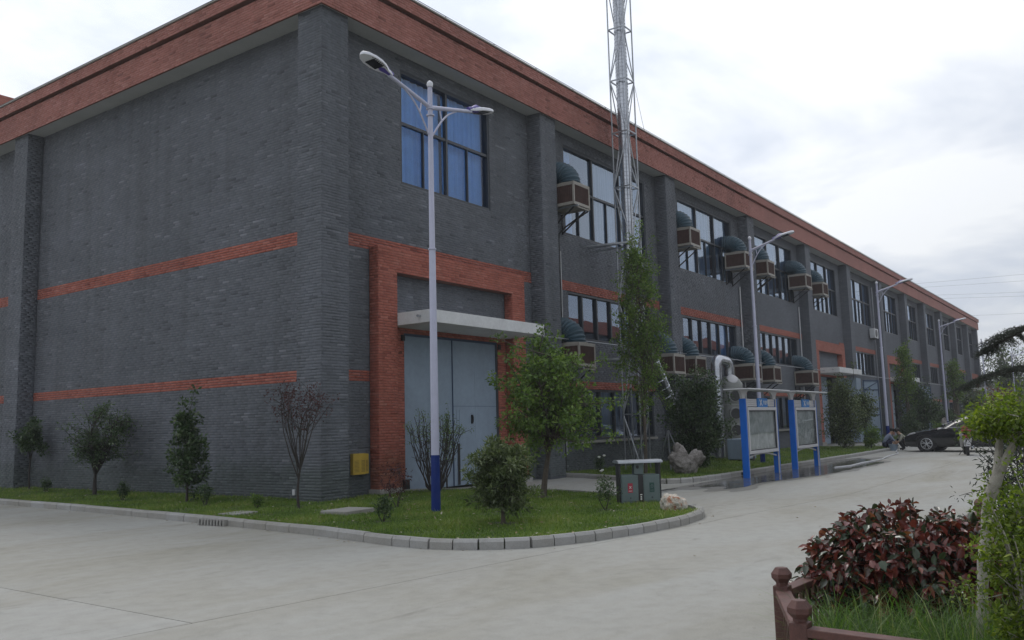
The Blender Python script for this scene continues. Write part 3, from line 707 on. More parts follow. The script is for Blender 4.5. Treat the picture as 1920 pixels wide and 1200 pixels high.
def portal(p0, i):
    gm, rm = brick_or_far(i); near = i < NB; e = .008 if near else 0
    d = MB()
    zt = 5.52
    d.box(p0+e, p0+.61-e, .17+e, .4575, .0, zt-e, rm); d.box(p0+5.07+e, p0+5.64-e, .17+e, .4575, .0, zt-e, rm)
    d.box(p0+.61-e, p0+5.07+e, .17+e, .4575, 4.98+e, zt-e, rm)
    sur = d.build('door_surround', hall)
    b = MB(); b.box(p0-.06, p0+.68, .10, .45, -.02, .20, KERB); b.box(p0+5.0, p0+5.70, .10, .45, -.02, .12, KERB); b.build('plinth', sur, bevel=.01)
    q = MB(); q.box(p0+.611, p0+1.1, .44, .4578, 0, 3.78, rm); q.box(p0+4.7, p0+5.069, .44, .4578, 0, 3.78, rm); q.box(p0+1.1, p0+4.7, .44, .4578, 3.661, 3.78, rm); q.build('door_jamb', sur)
    if near:
        ho = [(p0+.61, p0+5.07, 0, 4.98)]
        lay((0, .178, 0), UXX, p0, p0+5.64, .18, zt, ho, 1, NY)
        lay((p0+.008, 0, 0), UYY, .17, .45, .18, zt, (), 1, NX); lay((p0+5.07+.008, 0, 0), UYY, .17, .45, .12, 4.98, (), 1, NX)
        lay((p0+.602, 0, 0), UYY, .17, .45, .18, 4.98, (), 1, PX)
        lay((0, .442, 0), UXX, p0+.62, p0+5.06, .06, 3.78, [(p0+1.10, p0+4.70, 0, 3.66)], 1, NY)
    c = MB(); c.box(p0+.615, p0+5.065, -.82, .45, 3.78, 4.06, CANOPY); cn = c.build('canopy', hall, bevel=.008)
    l = MB(); l.bar((p0+.61, -.5, 3.93), (p0+.50, -.5, 3.93), .04, STEEL); l.build('drain_spout', cn)
    return sur
def leaf(name, w, h, parent, loc, rz, frame=False):
    m = MB(); m.box(0, w, 0, .05, 0, h, DOORM)
    o = m.build(name, parent, bevel=.004); o.location = loc; o.rotation_euler = (0, 0, rz)
    if frame:
        r = MB()
        for a in (0.0, w-.07): r.box(a, a+.07, -.035, -.001, 0, h, DOOREDGE)
        for z in (0, .62, 1.45, 1.8, 2.9, h-.07): r.box(.07, w-.07, -.034, -.001, z, z+.07, DOOREDGE)
        r.bar((.1, -.02, 2.95), (w-.1, -.02, h-.1), .04, DOOREDGE); r.build('rail', o)
    return o
# bay 1: folding door shut, with wicket ajar
portal(PORT[0], 0)
dr = empty('folding_door', (2.89, .50, .06), parent=hall)
for k, (a, b) in enumerate(((0, .898), (.9, 1.798), (1.80, 2.698), (2.70, 3.595))):
    leaf('door_leaf', b-a, 3.58, dr, (a, .02, 0), 0)
m = MB(); m.box(.002, .02, -.005, .018, .0, 3.58, DOOREDGE); m.box(1.79, 1.808, -.006, .019, 0, 3.58, DOOREDGE)
m.box(1.82, 2.69, .014, .0185, 1.93, 1.938, DOOREDGE); m.box(2.705, 3.59, .014, .0185, 1.93, 1.938, DOOREDGE); m.box(0.0, 3.6, -.01, .018, 3.55, 3.60, DOOREDGE); m.build('seam', dr)
m = MB(); m.box(1.96, 2.05, .006, .0188, .02, 1.02, BLACK); m.box(1.945, 1.955, .01, .019, .0, 1.85, DOORM); m.box(2.055, 2.065, .01, .019, .0, 1.85, DOORM); m.build('wicket_gap', dr)
m = MB(); m.box(2.52, 2.56, -.03, .018, 1.50, 1.72, BLACKM); m.bar((2.54, -.04, 1.54), (2.54, -.04, 1.68), .02, BLACKM); m.build('door_handle', dr, bevel=.004)
m = MB()
for b_ in ((-.11, -.01, -.10, 0, 3.42, 3.56), (3.61, 3.71, -.10, 0, 3.42, 3.56), (-.10, .06, -.14, 0, .06, .28)): m = MB(); m.box(*b_, BLACKM); m.build('door_hinge', dr)
# bay 5 / bay 7: open leaves folded back
for i, ex in ((4, 0), (6, 0)):
    p0 = PORT[i]; portal(p0, i); dr = empty('folding_door', (p0+1.1, .5, .06), parent=hall)
    leaf('door_leaf', .9, 3.58, dr, (0, .02, 0), 0); leaf('door_leaf', .9, 3.58, dr, (.905, .02, 0), 0)
    leaf('door_leaf', .95, 3.58, dr, (3.60, -.05, 0), -PI/2+.25); leaf('door_leaf', 1.7, 3.58, dr, (3.9, -1.0, 0), .10, i == 6)
    leaf('door_leaf', 1.5, 3.5, dr, (5.75, -.9, 0), -.35, True)
portal(PORT[11], 11)
dr = empty('folding_door', (PORT[11]+1.1, .5, .06), parent=hall); leaf('door_leaf', 2.5, 2.9, dr, (0, .02, 0), 0)

# ---- build the bricks
nB = len(BRK); Cc = np.array([b[0] for b in BRK]); hu = np.array([b[1] for b in BRK]); hv = np.array([b[2] for b in BRK]); Uu = np.array([b[3] for b in BRK]); Nv = np.array([b[4] for b in BRK]); cl = np.array([b[5] for b in BRK]); pr_ = np.array([b[6] for b in BRK])
prn = pr_*NR.uniform(.45, 1.25, nB); odd = NR.uniform(0, 1, nB); prn = np.where(odd > .985, prn+.006, prn)
tone = np.clip(NR.beta(2.2, 2.2, nB)*.9+.05, 0, 1); tone = np.where(odd < .012, .0, tone)
# patches of lighter, efflorescent courses like the ones beside the corner
hsh = np.sin(Cc[:, 2]*3.1+Cc[:, 0]*.7+Cc[:, 1]*.5)*np.sin(Cc[:, 2]*1.3+Cc[:, 0]*1.9-Cc[:, 1]*1.1+2); row = np.round(Cc[:, 2]/.06)
tone = np.clip(tone+np.where((hsh > .72) & (cl == 0) & (np.sin(row*12.9+np.floor(Cc[:, 0]*1.3+Cc[:, 1]*1.1)*7.7) > .55), .20, 0), 0, 1)
def brick_geo(idx):
    c, U, Nq = Cc[idx], Uu[idx], Nv[idx]; n = len(idx); Z = np.array([0, 0, 1.0]); out = np.empty((n, 8, 3)); tl = NR.normal(0, .0012, (n, 4))
    k = 0
    for lay_, inset in ((0, 0), (1, .003)):
        for s_, (a, b) in enumerate(((-1, -1), (1, -1), (1, 1), (-1, 1))):
            dep = 0 if lay_ == 0 else (prn[idx]+tl[:, s_])
            out[:, k] = c+U*(a*(hu[idx]-inset))[:, None]+Z*(b*(hv[idx]-inset))[:, None]+Nq*(dep*np.ones(n))[:, None]; k += 1
    return out
dcam = np.linalg.norm(Cc-np.array(CAM), axis=1); order = np.argsort(dcam)
cand = [i for i in order if Cc[i, 2] > .35 and np.dot(Nv[i], np.array(CAM)-Cc[i]) > 0][:300]
isn = np.zeros(nB, bool); isn[cand] = True; rest = np.nonzero(~isn)[0]
fq = np.array([[4, 5, 6, 7], [0, 1, 5, 4], [1, 2, 6, 5], [2, 3, 7, 6], [3, 0, 4, 7]])
vg = brick_geo(rest); Ff = (fq[None]+(np.arange(len(rest))*8)[:, None, None]).reshape(-1, 4)
link('brick_courses', np_mesh('brick_courses', vg.reshape(-1, 3), Ff, [GB, RB, RBP], np.repeat(cl[rest], 5), np.repeat(tone[rest], 5)), hall, 'stuff')
near_b = empty('near_brickwork', parent=hall)
_bm = {}
for i in cand:
    k = (round(hu[i], 2), int(cl[i]), rnd.randrange(8))
    if k not in _bm:
        h, v_, p = hu[i], hv[i], .009
        vs = np.array([(a*(h-q), -dd, b*(v_-q)) for dd, q in ((0, 0), (p, .003)) for a, b in ((-1, -1), (1, -1), (1, 1), (-1, 1))])
        _bm[k] = np_mesh('brick', vs, fq, [(GB, RB, RBP)[cl[i]]], None, np.full(5, rnd.betavariate(2.2, 2.2)*.9+.05))
    o = link('brick', _bm[k], near_b); o.location = Cc[i]; o.rotation_euler = (0, 0, math.atan2(Uu[i][1], Uu[i][0]) if Nv[i][1] < -.5 else (-PI/2 if Nv[i][0] < -.5 else PI/2)); o.scale = (1, prn[i]/.009, 1)
print('bricks', nB)

# tall hall behind, its red fascia shows over the parapet at the far left
rb = empty('rear_hall', (0, 29, 0), 0, 'taller hall behind with dark red fascia showing above the parapet at far left', 'factory')
m = MB(); m.box(0, 60, 0, 20, 0, 15.9, GF); m.build('wall', rb); m = MB(); m.box(-.3, 60.3, -.3, 20.3, 15.9, 17.45, RF); m.build('parapet', rb)
m = MB()
for k in range(8): m.box(3+k*7, 8+k*7, -.03, .0, 13.0, 15.4, FRAME)
f_ = m.build('window', rb)
# hall across the road: seen as a reflection in the windows
ob = empty('opposite_hall', (20, -29, 0), 0, 'grey hall with red parapet across the road, seen only in the window reflections', 'factory')
m = MB(); m.box(0, 110, -14, 0, 0, 10.3, GF)
for k in range(14): m.box(k*8, k*8+.8, 0, .4, 0, 10.3, GF)
m.build('wall', ob); m = MB(); m.box(-.5, 110.5, -14.5, .5, 10.3, 11.4, RF); m.build('parapet', ob)
m = MB()
for k in range(13):
    for z0, z1 in ((1, 2.5), (4, 5.4), (7.2, 10)): m.box(k*8+1.9, k*8+7.2, .0, .03, z0, z1, FRAME)
m.build('window', ob)

# ================================================================== OBJECTS
# ---- lamp posts
def lamp_post(x, y, z0, arms, label, band=True, top=7.51):
    r = empty('street_lamp', (x, y, z0), 0, label, 'street lamp', 'blue-footed lamp posts along the hall'); H = top-z0
    m = MB(); m.tube([(0, 0, .95), (0, 0, H*.6), (0, 0, H*.6+.02), (0, 0, H-.1)], [.070, .056, .050, .042], POLEM, 16); m.build('pole', r, True)
    m = MB(); m.tube([(0, 0, 0), (0, 0, .95)], [.080, .073], NAVY, 16); m.build('blue_foot', r, True)
    m = MB(); m.lathe([(.02, H-.10), (.05, H-.08), (.058, H-.04), (.05, H), (.02, H+.025), (.001, H+.03)], WHITEM, 12); m.build('finial', r, True)
    m = MB()
    for z in (H*.6-.03, H-.62, H-.5): m.lathe([(.055, z), (.072, z+.005), (.072, z+.03), (.055, z+.035)], POLEM, 12)
    m.build('collar', r, True)
    for dx, dy in arms:
        d = Vector((dx, dy, 0)); a = MB(); s0, s1 = Vector((0, 0, H-.46)), d*.80+Vector((0, 0, H-.20)); a.tube([s0, s0.lerp(s1, .5), s1], [.04, .036, .032], POLEM, 10); ar = a.build('arm', r, True)
        b = MB(); p0 = Vector((0, 0, H-.95))+d*.04; pts = []
        for k in range(9):
            t_ = k/8; q = p0.lerp(s0.lerp(s1, .62)-Vector((0, 0, .03)), t_); q += Vector((0, 0, .10*math.sin(PI*t_))); pts.append(q)
        b.tube(pts, .016, POLEM, 6); b.bar(s0.lerp(s1, .22), Vector(pts[3])+Vector((0, 0, .01)), .02, POLEM); b.build('brace', ar, True)
        # leaf shaped head
        tilt = math.atan2(.26, .80); ang = math.atan2(dy, dx); M = Matrix.Translation(s1-d*.04) @ Matrix.Rotation(ang, 4, 'Z') @ Matrix.Rotation(-tilt*.65, 4, 'Y')
        def outline(k): return [(x_, w_*k) for x_, w_ in ((0, .04), (.12, .06), (.24, .125), (.36, .155), (.50, .155), (.62, .118), (.69, .055), (.71, 0))]
        h = MB(); secs = []
        for x_, w_ in outline(1): secs.append((x_, w_))
        vs = []; K = 9
        for x_, w_ in secs:
            for q in range(K):
                a_ = PI*q/(K-1); vs.append(M @ Vector((x_, w_*math.cos(a_), .028+.055*math.sin(a_)*min(1, w_/.1+.2))))
        fs = [(i*K+q, (i+1)*K+q, (i+1)*K+q+1, i*K+q+1) for i in range(len(secs)-1) for q in range(K-1)]
        nb = len(vs)
        for x_, w_ in secs: vs += [M @ Vector((x_, w_, .0)), M @ Vector((x_, -w_, .0))]
        for i in range(len(secs)-1):
            fs.append((nb+2*i, nb+2*i+1, nb+2*i+3, nb+2*i+2)); fs.append((i*K, nb+2*i, nb+2*i+2, (i+1)*K)); fs.append((i*K+K-1, (i+1)*K+K-1, nb+2*i+3, nb+2*i+1))
        fs.append(tuple([nb, 0]+list(range(1, K))+[nb+1]))
        h.add(vs, fs, WHITEM); hd = h.build('lamp_head', r, True)
        c = MB(); c.tube([M @ Vector((-.02, 0, .03)), M @ Vector((.10, 0, .035)), M @ Vector((.22, 0, .05)), M @ Vector((.34, 0, .06))], [.042, .052, .082, .05], PURP, 10); c.build('neck_cap', hd, True)
        l = MB(); l.box(.29, .52, -.095, .095, -.012, -.001, CARG, M); l.build('lens', hd)
        l = MB()
        for k in range(9): l.box(.22+k*.04, .236+k*.04, .105, .132 if 1 < k < 8 else .115, -.008, -.001, BLACKM, M)
        l.build('vent_slot', hd, kind='stuff')
    return r
lamp_post(-.69, -3.54, .085, ((-1.28, 0), (1.45, 0)), 'tall double-armed lamp post with blue foot on the corner lawn before the grey door')
lamp_post(15.9, -3.15, .085, ((0, -1.05),), 'single-armed lamp post rising behind the left notice board')
lamp_post(29.4, -4.05, .085, ((0, -1.1),), 'single-armed lamp post above the two crouching people')
lamp_post(49.2, -3.3, .085, ((0, -1.15),), 'single-armed lamp post beyond the black car bonnet')
lamp_post(68.0, -3.3, .085, ((0, -1.15),), 'thin distant lamp post just right of the far end of the hall')
lamp_post(88.0, -3.4, .085, ((0, -1.15),), 'farthest small lamp post, seen between the dark cedar boughs')

# ---- evaporative coolers on brackets
def cooler():
    r = empty('evaporative_cooler', (0, 0, 0))
    w, d, h = .90, .90, .68   # local: x 0..w, y -d..0 (wall side 0), z 0..h
    m = MB(); m.box(.03, w-.03, -d+.03, -.03, .03, h-.03, COOLP); m.box(0, w, -d, 0, h-.045, h, COOLF); m.box(0, w, -d, 0, 0, .045, COOLF); m.build('cabinet', r)
    m = MB()
    for x in (0, w-.055):
        for y in (-d, -.055): m.box(x+.001, x+.054, y+.001, y+.054, .045, h-.045, COOLF)
    for (x0, x1, y0, y1) in ((.055, w-.055, -d+.004, -d+.03),):
        m.box(x0, x1, y0, y1, .045, .085, COOLF); m.box(x0, x1, y0, y1, h-.09, h-.045, COOLF)
    for x0 in (.004, w-.03): m.box(x0, x0+.026, -d+.055, -.055, .045, .085, COOLF); m.box(x0, x0+.026, -d+.055, -.055, h-.09, h-.045, COOLF)
    m.build('frame', r)
    m = MB(); n = 13
    for k in range(n):
        x = .075+k*(w-.15)/(n-1); m.box(x-.012, x+.012, -d+.012, -d+.028, .085, h-.09, COOLP)
        for xx in (.012, w-.028): y = -d+.075+k*(d-.15)/(n-1); m.box(xx, xx+.016, y-.012, y+.012, .085, h-.09, COOLP)
    m.build('pad_rib', r, kind='stuff')
    # elbow: up from the lid and round into the wall
    m = MB(); pts = []; rs_ = []; rad = .35; R_ = .50; cx, cy, cz = w/2, -d/2-.02, h
    L_ = []
    for k in range(3): L_.append(Vector((cx, cy, cz+.04*k)))
    for k in range(1, 10): a = PI/2*k/9; L_.append(Vector((cx, cy+R_*(1-math.cos(a)), cz+.08+R_*math.sin(a)*.80)))
    L_.append(Vector((cx, .12, L_[-1].z)))
    for a, b in zip(L_[:-1], L_[1:]):
        pts += [a, a.lerp(b, .5)]; rs_ += [rad, rad*.91]
    pts.append(L_[-1]); rs_.append(rad); m.tube(pts, rs_, DUCT, 18); m.build('duct_elbow', r, True)
    m = MB(); m.lathe([(rad+.01, h), (rad+.04, h+.002), (rad+.04, h+.03), (rad+.01, h+.032)], COOLF, 18, (cx, cy, 0)); m.build('duct_collar', r)
    for x in (.12, w-.12):
        m = MB(); m.bar((x, .02, -.03), (x, -d-.06, -.03), .045, COOLF if x > .5 else STEEL); m.bar((x, .0, -.62), (x, -d+.1, -.055), .035, BLACKM); m.bar((x, .01, -.66), (x, .01, -.052), .04, BLACKM); m.build('bracket', r)
    m = MB(); m.bar((.12, -d-.03, -.075), (w-.12, -d-.03, -.075), .03, COOLF); m.build('bracket_rail', r)
    return r
CO = [(9.15, 7.80, 'upper cooler beside the tower, first from the hall corner'), (17.25, 7.86, 'upper cooler alone at the third bay window'), (22.72+.0, 7.78, ''), (25.45, 7.80, ''), (30.95, 7.88, ''), (33.8, 7.80, ''),
      (9.15, 3.10, ''), (15.36, 3.10, ''), (17.2, 3.10, ''), (23.0, 3.08, ''), (25.45, 3.08, ''), (31.0, 3.08, '')]
CL = ['upper brown evaporative cooler left of the steel chimney tower, on the hall wall', 'upper brown evaporative cooler standing alone at the left edge of the third bay window',
      'left one of the upper cooler pair behind the second lamp post', 'right one of the upper cooler pair behind the second lamp post',
      'left one of the farthest upper pair of coolers', 'right one of the farthest upper pair of coolers',
      'lower brown cooler showing behind the top of the leafy green tree', 'lower cooler half hidden behind the slender columnar tree', 'lower cooler just left of the silver elbow pipe over the grey tank',
      'left one of the lower cooler pair above the left notice board', 'right one of the lower cooler pair above the left notice board', 'farthest lower cooler, left of the second red door surround']
c0 = cooler()
for i, ((x, z, _), lb) in enumerate(zip(CO, CL)):
    o = c0 if i == 0 else copy_tree(c0); o.location = (x, .43, z); tag(o, lb, 'air cooler', 'evaporative coolers bracketed to the hall wall')
def conduit(pts, r, m): a = MB(); a.tube(pts, r, m, 6); return a.build('conduit', hall, True)
conduit([(9.62, .40, .1), (9.62, .40, 6.9), (9.62, .38, 7.1), (9.7, .2, 7.3), (9.95, -.45, 7.72)], .028, BLACK)
conduit([(9.72, .41, .6), (9.72, .41, 6.6)], .016, PIPEW)
conduit([(24.2, .40, .3), (24.2, .40, 7.2)], .03, PIPEW)
conduit([(25.5, .40, 2), (25.5, .38, 6.9), (25.7, .2, 7.2), (26.0, -.4, 7.7)], .03, BLACK)
conduit([(32.3, .40, .3), (32.3, .40, 7.1)], .03, PIPEW); conduit([(48.1, .40, .2), (48.1, .40, 9.9)], .04, STEEL)
a = MB(); a.box(0, .95, -.32, 0, 0, .62, PIPEW); t0 = empty('split_air_conditioner', (46.7, .40, 6.45), 0, 'small white outdoor air conditioning unit high beside the third lamp post', 'air conditioner'); a.build('casing', t0, bevel=.02)
a = MB(); a.lathe([(.24, 0), (.24, .02), (.20, .02), (.20, .005)], BLACKM, 16, M=Matrix.Translation((.4, -.322, .31)) @ Matrix.Rotation(PI/2, 4, 'X')); a.build('fan_grille', t0)
a = MB(); a.bar((.1, 0, -.03), (.1, -.4, -.03), .04, BLACKM); a.bar((.85, 0, -.03), (.85, -.4, -.03), .04, BLACKM); a.build('bracket', t0)

# ---- steel chimney in its lattice tower
ch = empty('chimney_tower', (11.45, -1.10, .08), 0, 'silver flue inside a slim galvanised lattice tower rising above the parapet', 'chimney')
tw, zs_ = .55, [.0, 1.65, 3.35, 5.05, 6.9, 8.65, 10.4, 12.1, 13.8, 15.5, 17.2, 18.9]
crn = [(0, 0), (tw, 0), (tw, tw), (0, tw)]
for x, y in crn: a = MB(); a.tube([(x, y, 0), (x, y, zs_[-1])], .025, STEEL, 6); a.build('tower_leg', ch, True)
for k, z in enumerate(zs_[1:]):
    for i in range(4): p, q = crn[i], crn[(i+1) % 4]; a = MB(); a.bar((*p, z), (*q, z), .035, STEEL); a.build('ring_bar', ch)
for k in range(len(zs_)-1):
    for i in range(4):
        p, q = crn[i], crn[(i+1) % 4]
        if (k+i) % 2: p, q = q, p
        a = MB(); a.tube([(*p, zs_[k]+.02), (*q, zs_[k+1]-.02)], .019, STEEL, 5); a.build('diagonal_brace', ch)
for z in (6.9, 3.35):
    a = MB(); a.bar((0, 0, z-.03), (-.35, 1.52, z-.03), .05, STEEL); a.bar((tw, tw, z-.03), (tw, 1.54, z-.03), .05, STEEL); a.bar((0, tw, z-.03), (0, 1.54, z-.03), .05, STEEL); a.build('wall_bracket', ch)
fl = MB(); cx_ = tw/2; prof = []
z = 4.75
while z < 19.2: prof += [(.172, z), (.172, z+.105), (.180, z+.11), (.180, z+.118)]; z += .122
fl.lathe(prof, BRIGHT, 20, (cx_, cx_, 0)); fo = fl.build('flue', ch, True)
fl = MB()
for k in range(10): a_ = 2*PI*k/10; fl.bar((cx_+.184*math.cos(a_), cx_+.184*math.sin(a_), 4.8), (cx_+.184*math.cos(a_), cx_+.184*math.sin(a_), 19), .007, STEEL)
fl.build('flue_mesh', fo, kind='stuff')
fl = MB(); p0 = Vector((cx_, cx_, 4.76)); p1 = Vector((cx_+.12, cx_, 4.5)); p2 = Vector((2.6, .05, 1.5)); pts = [p0, p0-Vector((-.03, 0, .12)), p1]; rr = [.185, .19, .195]
for k in range(1, 13): pts += [p1.lerp(p2, k/12-.004), p1.lerp(p2, k/12)]; rr += [.225, .24]
fl.tube(pts, rr, BRIGHT, 18); fl.build('slanting_duct', ch, True)
a = MB(); a.tube([(tw, 0, 12.1), (3.2, 1.0, 11.4)], .006, WIREM, 4); a.build('guy_wire', ch)

# ---- scrubber tank
tk = empty('scrubber_tank', (19.0, -.95, .08), 0, 'grey cylindrical scrubber tank with round portholes behind the left notice board', 'tank')
a = MB(); a.box(-.52, .52, -.52, .52, 0, .62, VESSEL); a.build('plinth', tk, bevel=.02)
a = MB(); a.lathe([(.46, .62), (.46, 1.2), (.475, 1.21), (.475, 1.25), (.46, 1.26), (.46, 1.9), (.475, 1.91), (.475, 1.95), (.46, 1.96), (.46, 2.5), (.485, 2.51), (.485, 2.56), (.46, 2.57), (.46, 2.74), (.30, 2.95), (.17, 3.02)], VESSEL, 32); a.build('vessel', tk, True)
for z in (1.02, 1.62, 2.26):
    M = Matrix.Rotation(R(-138), 4, 'Z') @ Matrix.Translation((.44, 0, z)) @ Matrix.Rotation(PI/2, 4, 'Y'); a = MB(); a.lathe([(.24, -.1), (.24, .06), (.20, .07), (.19, .045)], VESSEL, 20, M=M); pf = a.build('porthole', tk, True)
    a = MB(); a.lathe([(.19, .0), (.19, .052)], BLACKM, 20, M=M); a.build('porthole_glass', pf)
M = Matrix.Rotation(R(-140), 4, 'Z') @ Matrix.Translation((.32, 0, 2.88)) @ Matrix.Rotation(R(52), 4, 'Y'); a = MB(); a.lathe([(.20, -.1), (.20, .03), (.17, .05)], ALU, 20, M=M); a.build('hatch', tk, True)
a = MB(); pts = [(-1.25, -.02, .1), (-1.25, -.02, 3.3)]
for k in range(1, 6): t_ = PI/2*k/5; pts.append((-1.25+.28*(1-math.cos(t_)), -.02, 3.3+.28*math.sin(t_)))
pts.append((-.32, -.01, 3.56))
for k in range(1, 6): t_ = PI/2*k/5; pts.append((-.32+.3*math.sin(t_), 0, 3.56-.3*(1-math.cos(t_))))
pts.append((-.02, 0, 2.98)); a.tube(pts, .185, BRIGHT, 18); eb = a.build('elbow_pipe', tk, True)
a = MB()
for z in (1.2, 2.2, 3.2): a.lathe([(.186, z), (.205, z+.004), (.205, z+.03), (.186, z+.034)], BRIGHT, 18, (-1.25, -.02, 0))
a.build('pipe_flange', eb, True)
pb = empty('pump_box', (17.3, -1.95, .08), 0, 'low blue-grey pump box on the lawn beside the grey tank', 'pump')
a = MB(); a.box(-.6, .5, -.3, .3, .06, .75, DOORM); a.build('casing', pb, bevel=.02); a = MB()
for k in range(5): a.box(-.5, .4, -.315, -.299, .18+.1*k, .22+.1*k, DOOREDGE)
a.build('louvre', pb, kind='stuff'); a = MB(); a.box(-.56, -.46, -.25, .25, 0, .06, BLACKM); a.box(.36, .46, -.25, .25, 0, .06, BLACKM); a.build('foot', pb)
tf = empty('steel_trestle', (11.3, -2.1, .08), 0, 'thin grey steel A-frame trestle leaning behind the pitted rock', 'trestle')
a = MB(); a.bar((0, 0, 0), (0, .05, 1.15), .035, STEEL); a.bar((.45, -.25, 0), (.02, .04, 1.15), .03, STEEL); a.bar((.2, .5, 0), (.01, .06, 1.14), .03, STEEL); a.build('leg', tf)

# ---- notice boards
def notice_board(x0, x1, y, label, glassnoise):
    r = empty('notice_board', (x0, y, 0), 0, label, 'notice board', 'blue notice boards by the kerb'); w = x1-x0; H = 2.02
    for k, x in enumerate((0, w)):
        a = MB(); a.box(x-.038, x+.038, -.08, .08, .005, H, BOARDBLUE); p = a.build('post', r, bevel=.006)
        a = MB(); a.box(x+(-.053 if k else .039), x+(-.039 if k else .053), -.085, -.05, .01, H, ALU); a.build('edge_strip', p)
    a = MB(); a.box(.08, w-.08, -.10, .10, .60, .68, ALU); a.box(.08, w-.08, -.10, .10, 1.72, 1.80, ALU); a.box(.08, .16, -.10, .10, .68, 1.72, ALU); a.box(w-.16, w-.08, -.10, .10, .68, 1.72, ALU); a.build('case_frame', r, bevel=.006)
    a = MB(); a.box(.16, w-.16, -.02, .02, .68, 1.72, glassnoise); a.build('back_panel', r)
    a = MB(); a.add([(.16, -.07, .68), (w-.16, -.07, .68), (w-.16, -.07, 1.72), (.16, -.07, 1.72)], [(0, 1, 2, 3)], CLEAR); a.build('glass', r)
    a = MB()
    a.box(.175, w-.175, -.085, -.06, .685, .705, BLACKM); a.box(.175, w-.175, -.085, -.06, 1.69, 1.715, BLACKM); a.box(.16, .185, -.085, -.06, .685, 1.715, BLACKM); a.box(w-.185, w-.16, -.085, -.06, .685, 1.715, BLACKM); a.build('gasket', r)
    for k in range(4): a = MB(); z = 1.82+.050*k; a.box(.07, w-.07, -.035, .035, z, z+.044, ALU); a.build('header_slat', r)
    a = MB(); a.box(w*.40-.02, w*.72, -.06, -.036, 1.80, 2.04, simple_blue); s_ = a.build('name_plate', r)
    a = MB(); cx = w*.40+.24; cz = 1.92
    a.bar((cx-.10, -.064, cz+.08), (cx+.08, -.064, cz-.08), .03, PAPER, .004, (0, 1, 0)); a.bar((cx-.10, -.064, cz-.08), (cx-.02, -.064, cz), .03, PAPER, .004, (0, 1, 0)); a.bar((cx+.01, -.064, cz+.03), (cx+.06, -.064, cz+.08), .03, PAPER, .004, (0, 1, 0))
    for k in range(4):
        q = cx+.17+.115*k; a.box(q, q+.085, -.066, -.061, cz+.035, cz+.05, PAPER); a.box(q+.035, q+.05, -.0665, -.061, cz-.05, cz+.05, PAPER); a.box(q+(.0 if k % 2 else .01), q+.08, -.067, -.061, cz-.012, cz+.003, PAPER)
        if k % 2: a.box(q, q+.085, -.066, -.061, cz-.05, cz-.037, PAPER)
    a.build('lettering', s_)
    for x in (.02, w-.02):
        a = MB(); poly = [(-.1, 0), (.1, 0), (.14, .10), (.30, .19), (.42, .22), (-.36, .22), (-.24, .19), (-.13, .10)]
        if x > 1: poly = [(-p, q) for p, q in poly][::-1]
        M = Matrix.Translation((x, 0, H)) @ Matrix.Rotation(PI/2, 4, 'X'); a.prism(poly, -.03, .03, ALU, M); a.build('roof_bracket', r)
    a = MB(); a.box(-.42, w+.42, -.34, .34, H+.22, H+.25, PIPEW); a.build('roof', r, bevel=.008)
    a = MB(); pts = [(.06+(w-.12)*k/10, 0, .49+.10*math.sin(PI*k/10)) for k in range(11)]; a.tube(pts, .022, ALU, 6); a.build('arched_bar', r, True)
    return r
simple_blue = simple('sky_blue_plate', (.012, .16, .46), .6)
def board_panel(name, seed):
    m, t = mat(name); w = wpos(t); n = noise(t, 2.2, 6, w, .6, 1.5); n.inputs['Scale'].default_value = 2.2+seed
    c = ramp(t, n.outputs['Fac'], [(.35, (.38, .42, .40)), (.5, (.50, .53, .52)), (.62, (.64, .66, .65))]).outputs[0]; return finish(t, m, c, .7)
notice_board(9.75, 12.10, -4.92, 'left one of two blue-legged notice boards with a white framed glass case', board_panel('faded_poster', 0))
notice_board(13.60, 15.75, -4.92, 'right one of two blue-legged notice boards, its case panel paler and mottled', board_panel('mottled_poster', 3))

# ---- litter bin on the lawn
bn = empty('litter_bin', (1.98, -5.90, .085), R(-44), 'grey-green double litter bin under a steel roof, red and green signs on its doors', 'litter bin')
for s, nm in ((-1, 'left_box'), (1, 'right_box')):
    a = MB(); x0, x1 = (-.40, -.055) if s < 0 else (.055, .40); a.box(x0, x1, -.16, .16, .02, .50, BINM); b_ = a.build('bin_body', bn, bevel=.008)
    a = MB(); a.box(x0+.02, x1-.02, -.166, -.16, .05, .47, BINM); d_ = a.build('bin_door', bn, bevel=.004)
    cxx = (x0+x1)/2; a = MB(); a.box(cxx-.05, cxx+.05, -.170, -.1665, .20, .36, REDS if s < 0 else GREENS); a.build('sign', d_)
    a = MB(); ms = PAPER if s < 0 else BINM
    if s < 0: a.bar((cxx-.02, -.172, .31), (cxx+.02, -.172, .27), .008, ms); a.bar((cxx+.02, -.172, .31), (cxx-.02, -.172, .27), .008, ms); a.box(cxx-.035, cxx+.035, -.1725, -.1705, .225, .232, ms)
    else:
        for k in range(3): q = 2*PI*k/3+PI/2; a.bar((cxx+.028*math.cos(q), -.172, .30+.028*math.sin(q)), (cxx+.028*math.cos(q+1.6), -.172, .30+.028*math.sin(q+1.6)), .011, ms)
        a.box(cxx-.035, cxx+.035, -.1725, -.1705, .225, .235, ms)
    a.build('symbol', d_)
    a = MB(); a.bar((cxx, -.172, .10), (cxx, -.172, .12), .015, BLACKM); a.build('lock', d_)
a = MB(); a.box(-.0545, .0545, -.15, .15, .02, .50, BLACKM); a.build('centre_panel', bn)
a = MB()
for z, w_ in ((.16, .022), (.125, .014), (.10, .016), (.075, .016)): a.box(-w_, w_, -.156, -.151, z-.008, z+.008, PAPER)
a.build('white_print', bn)
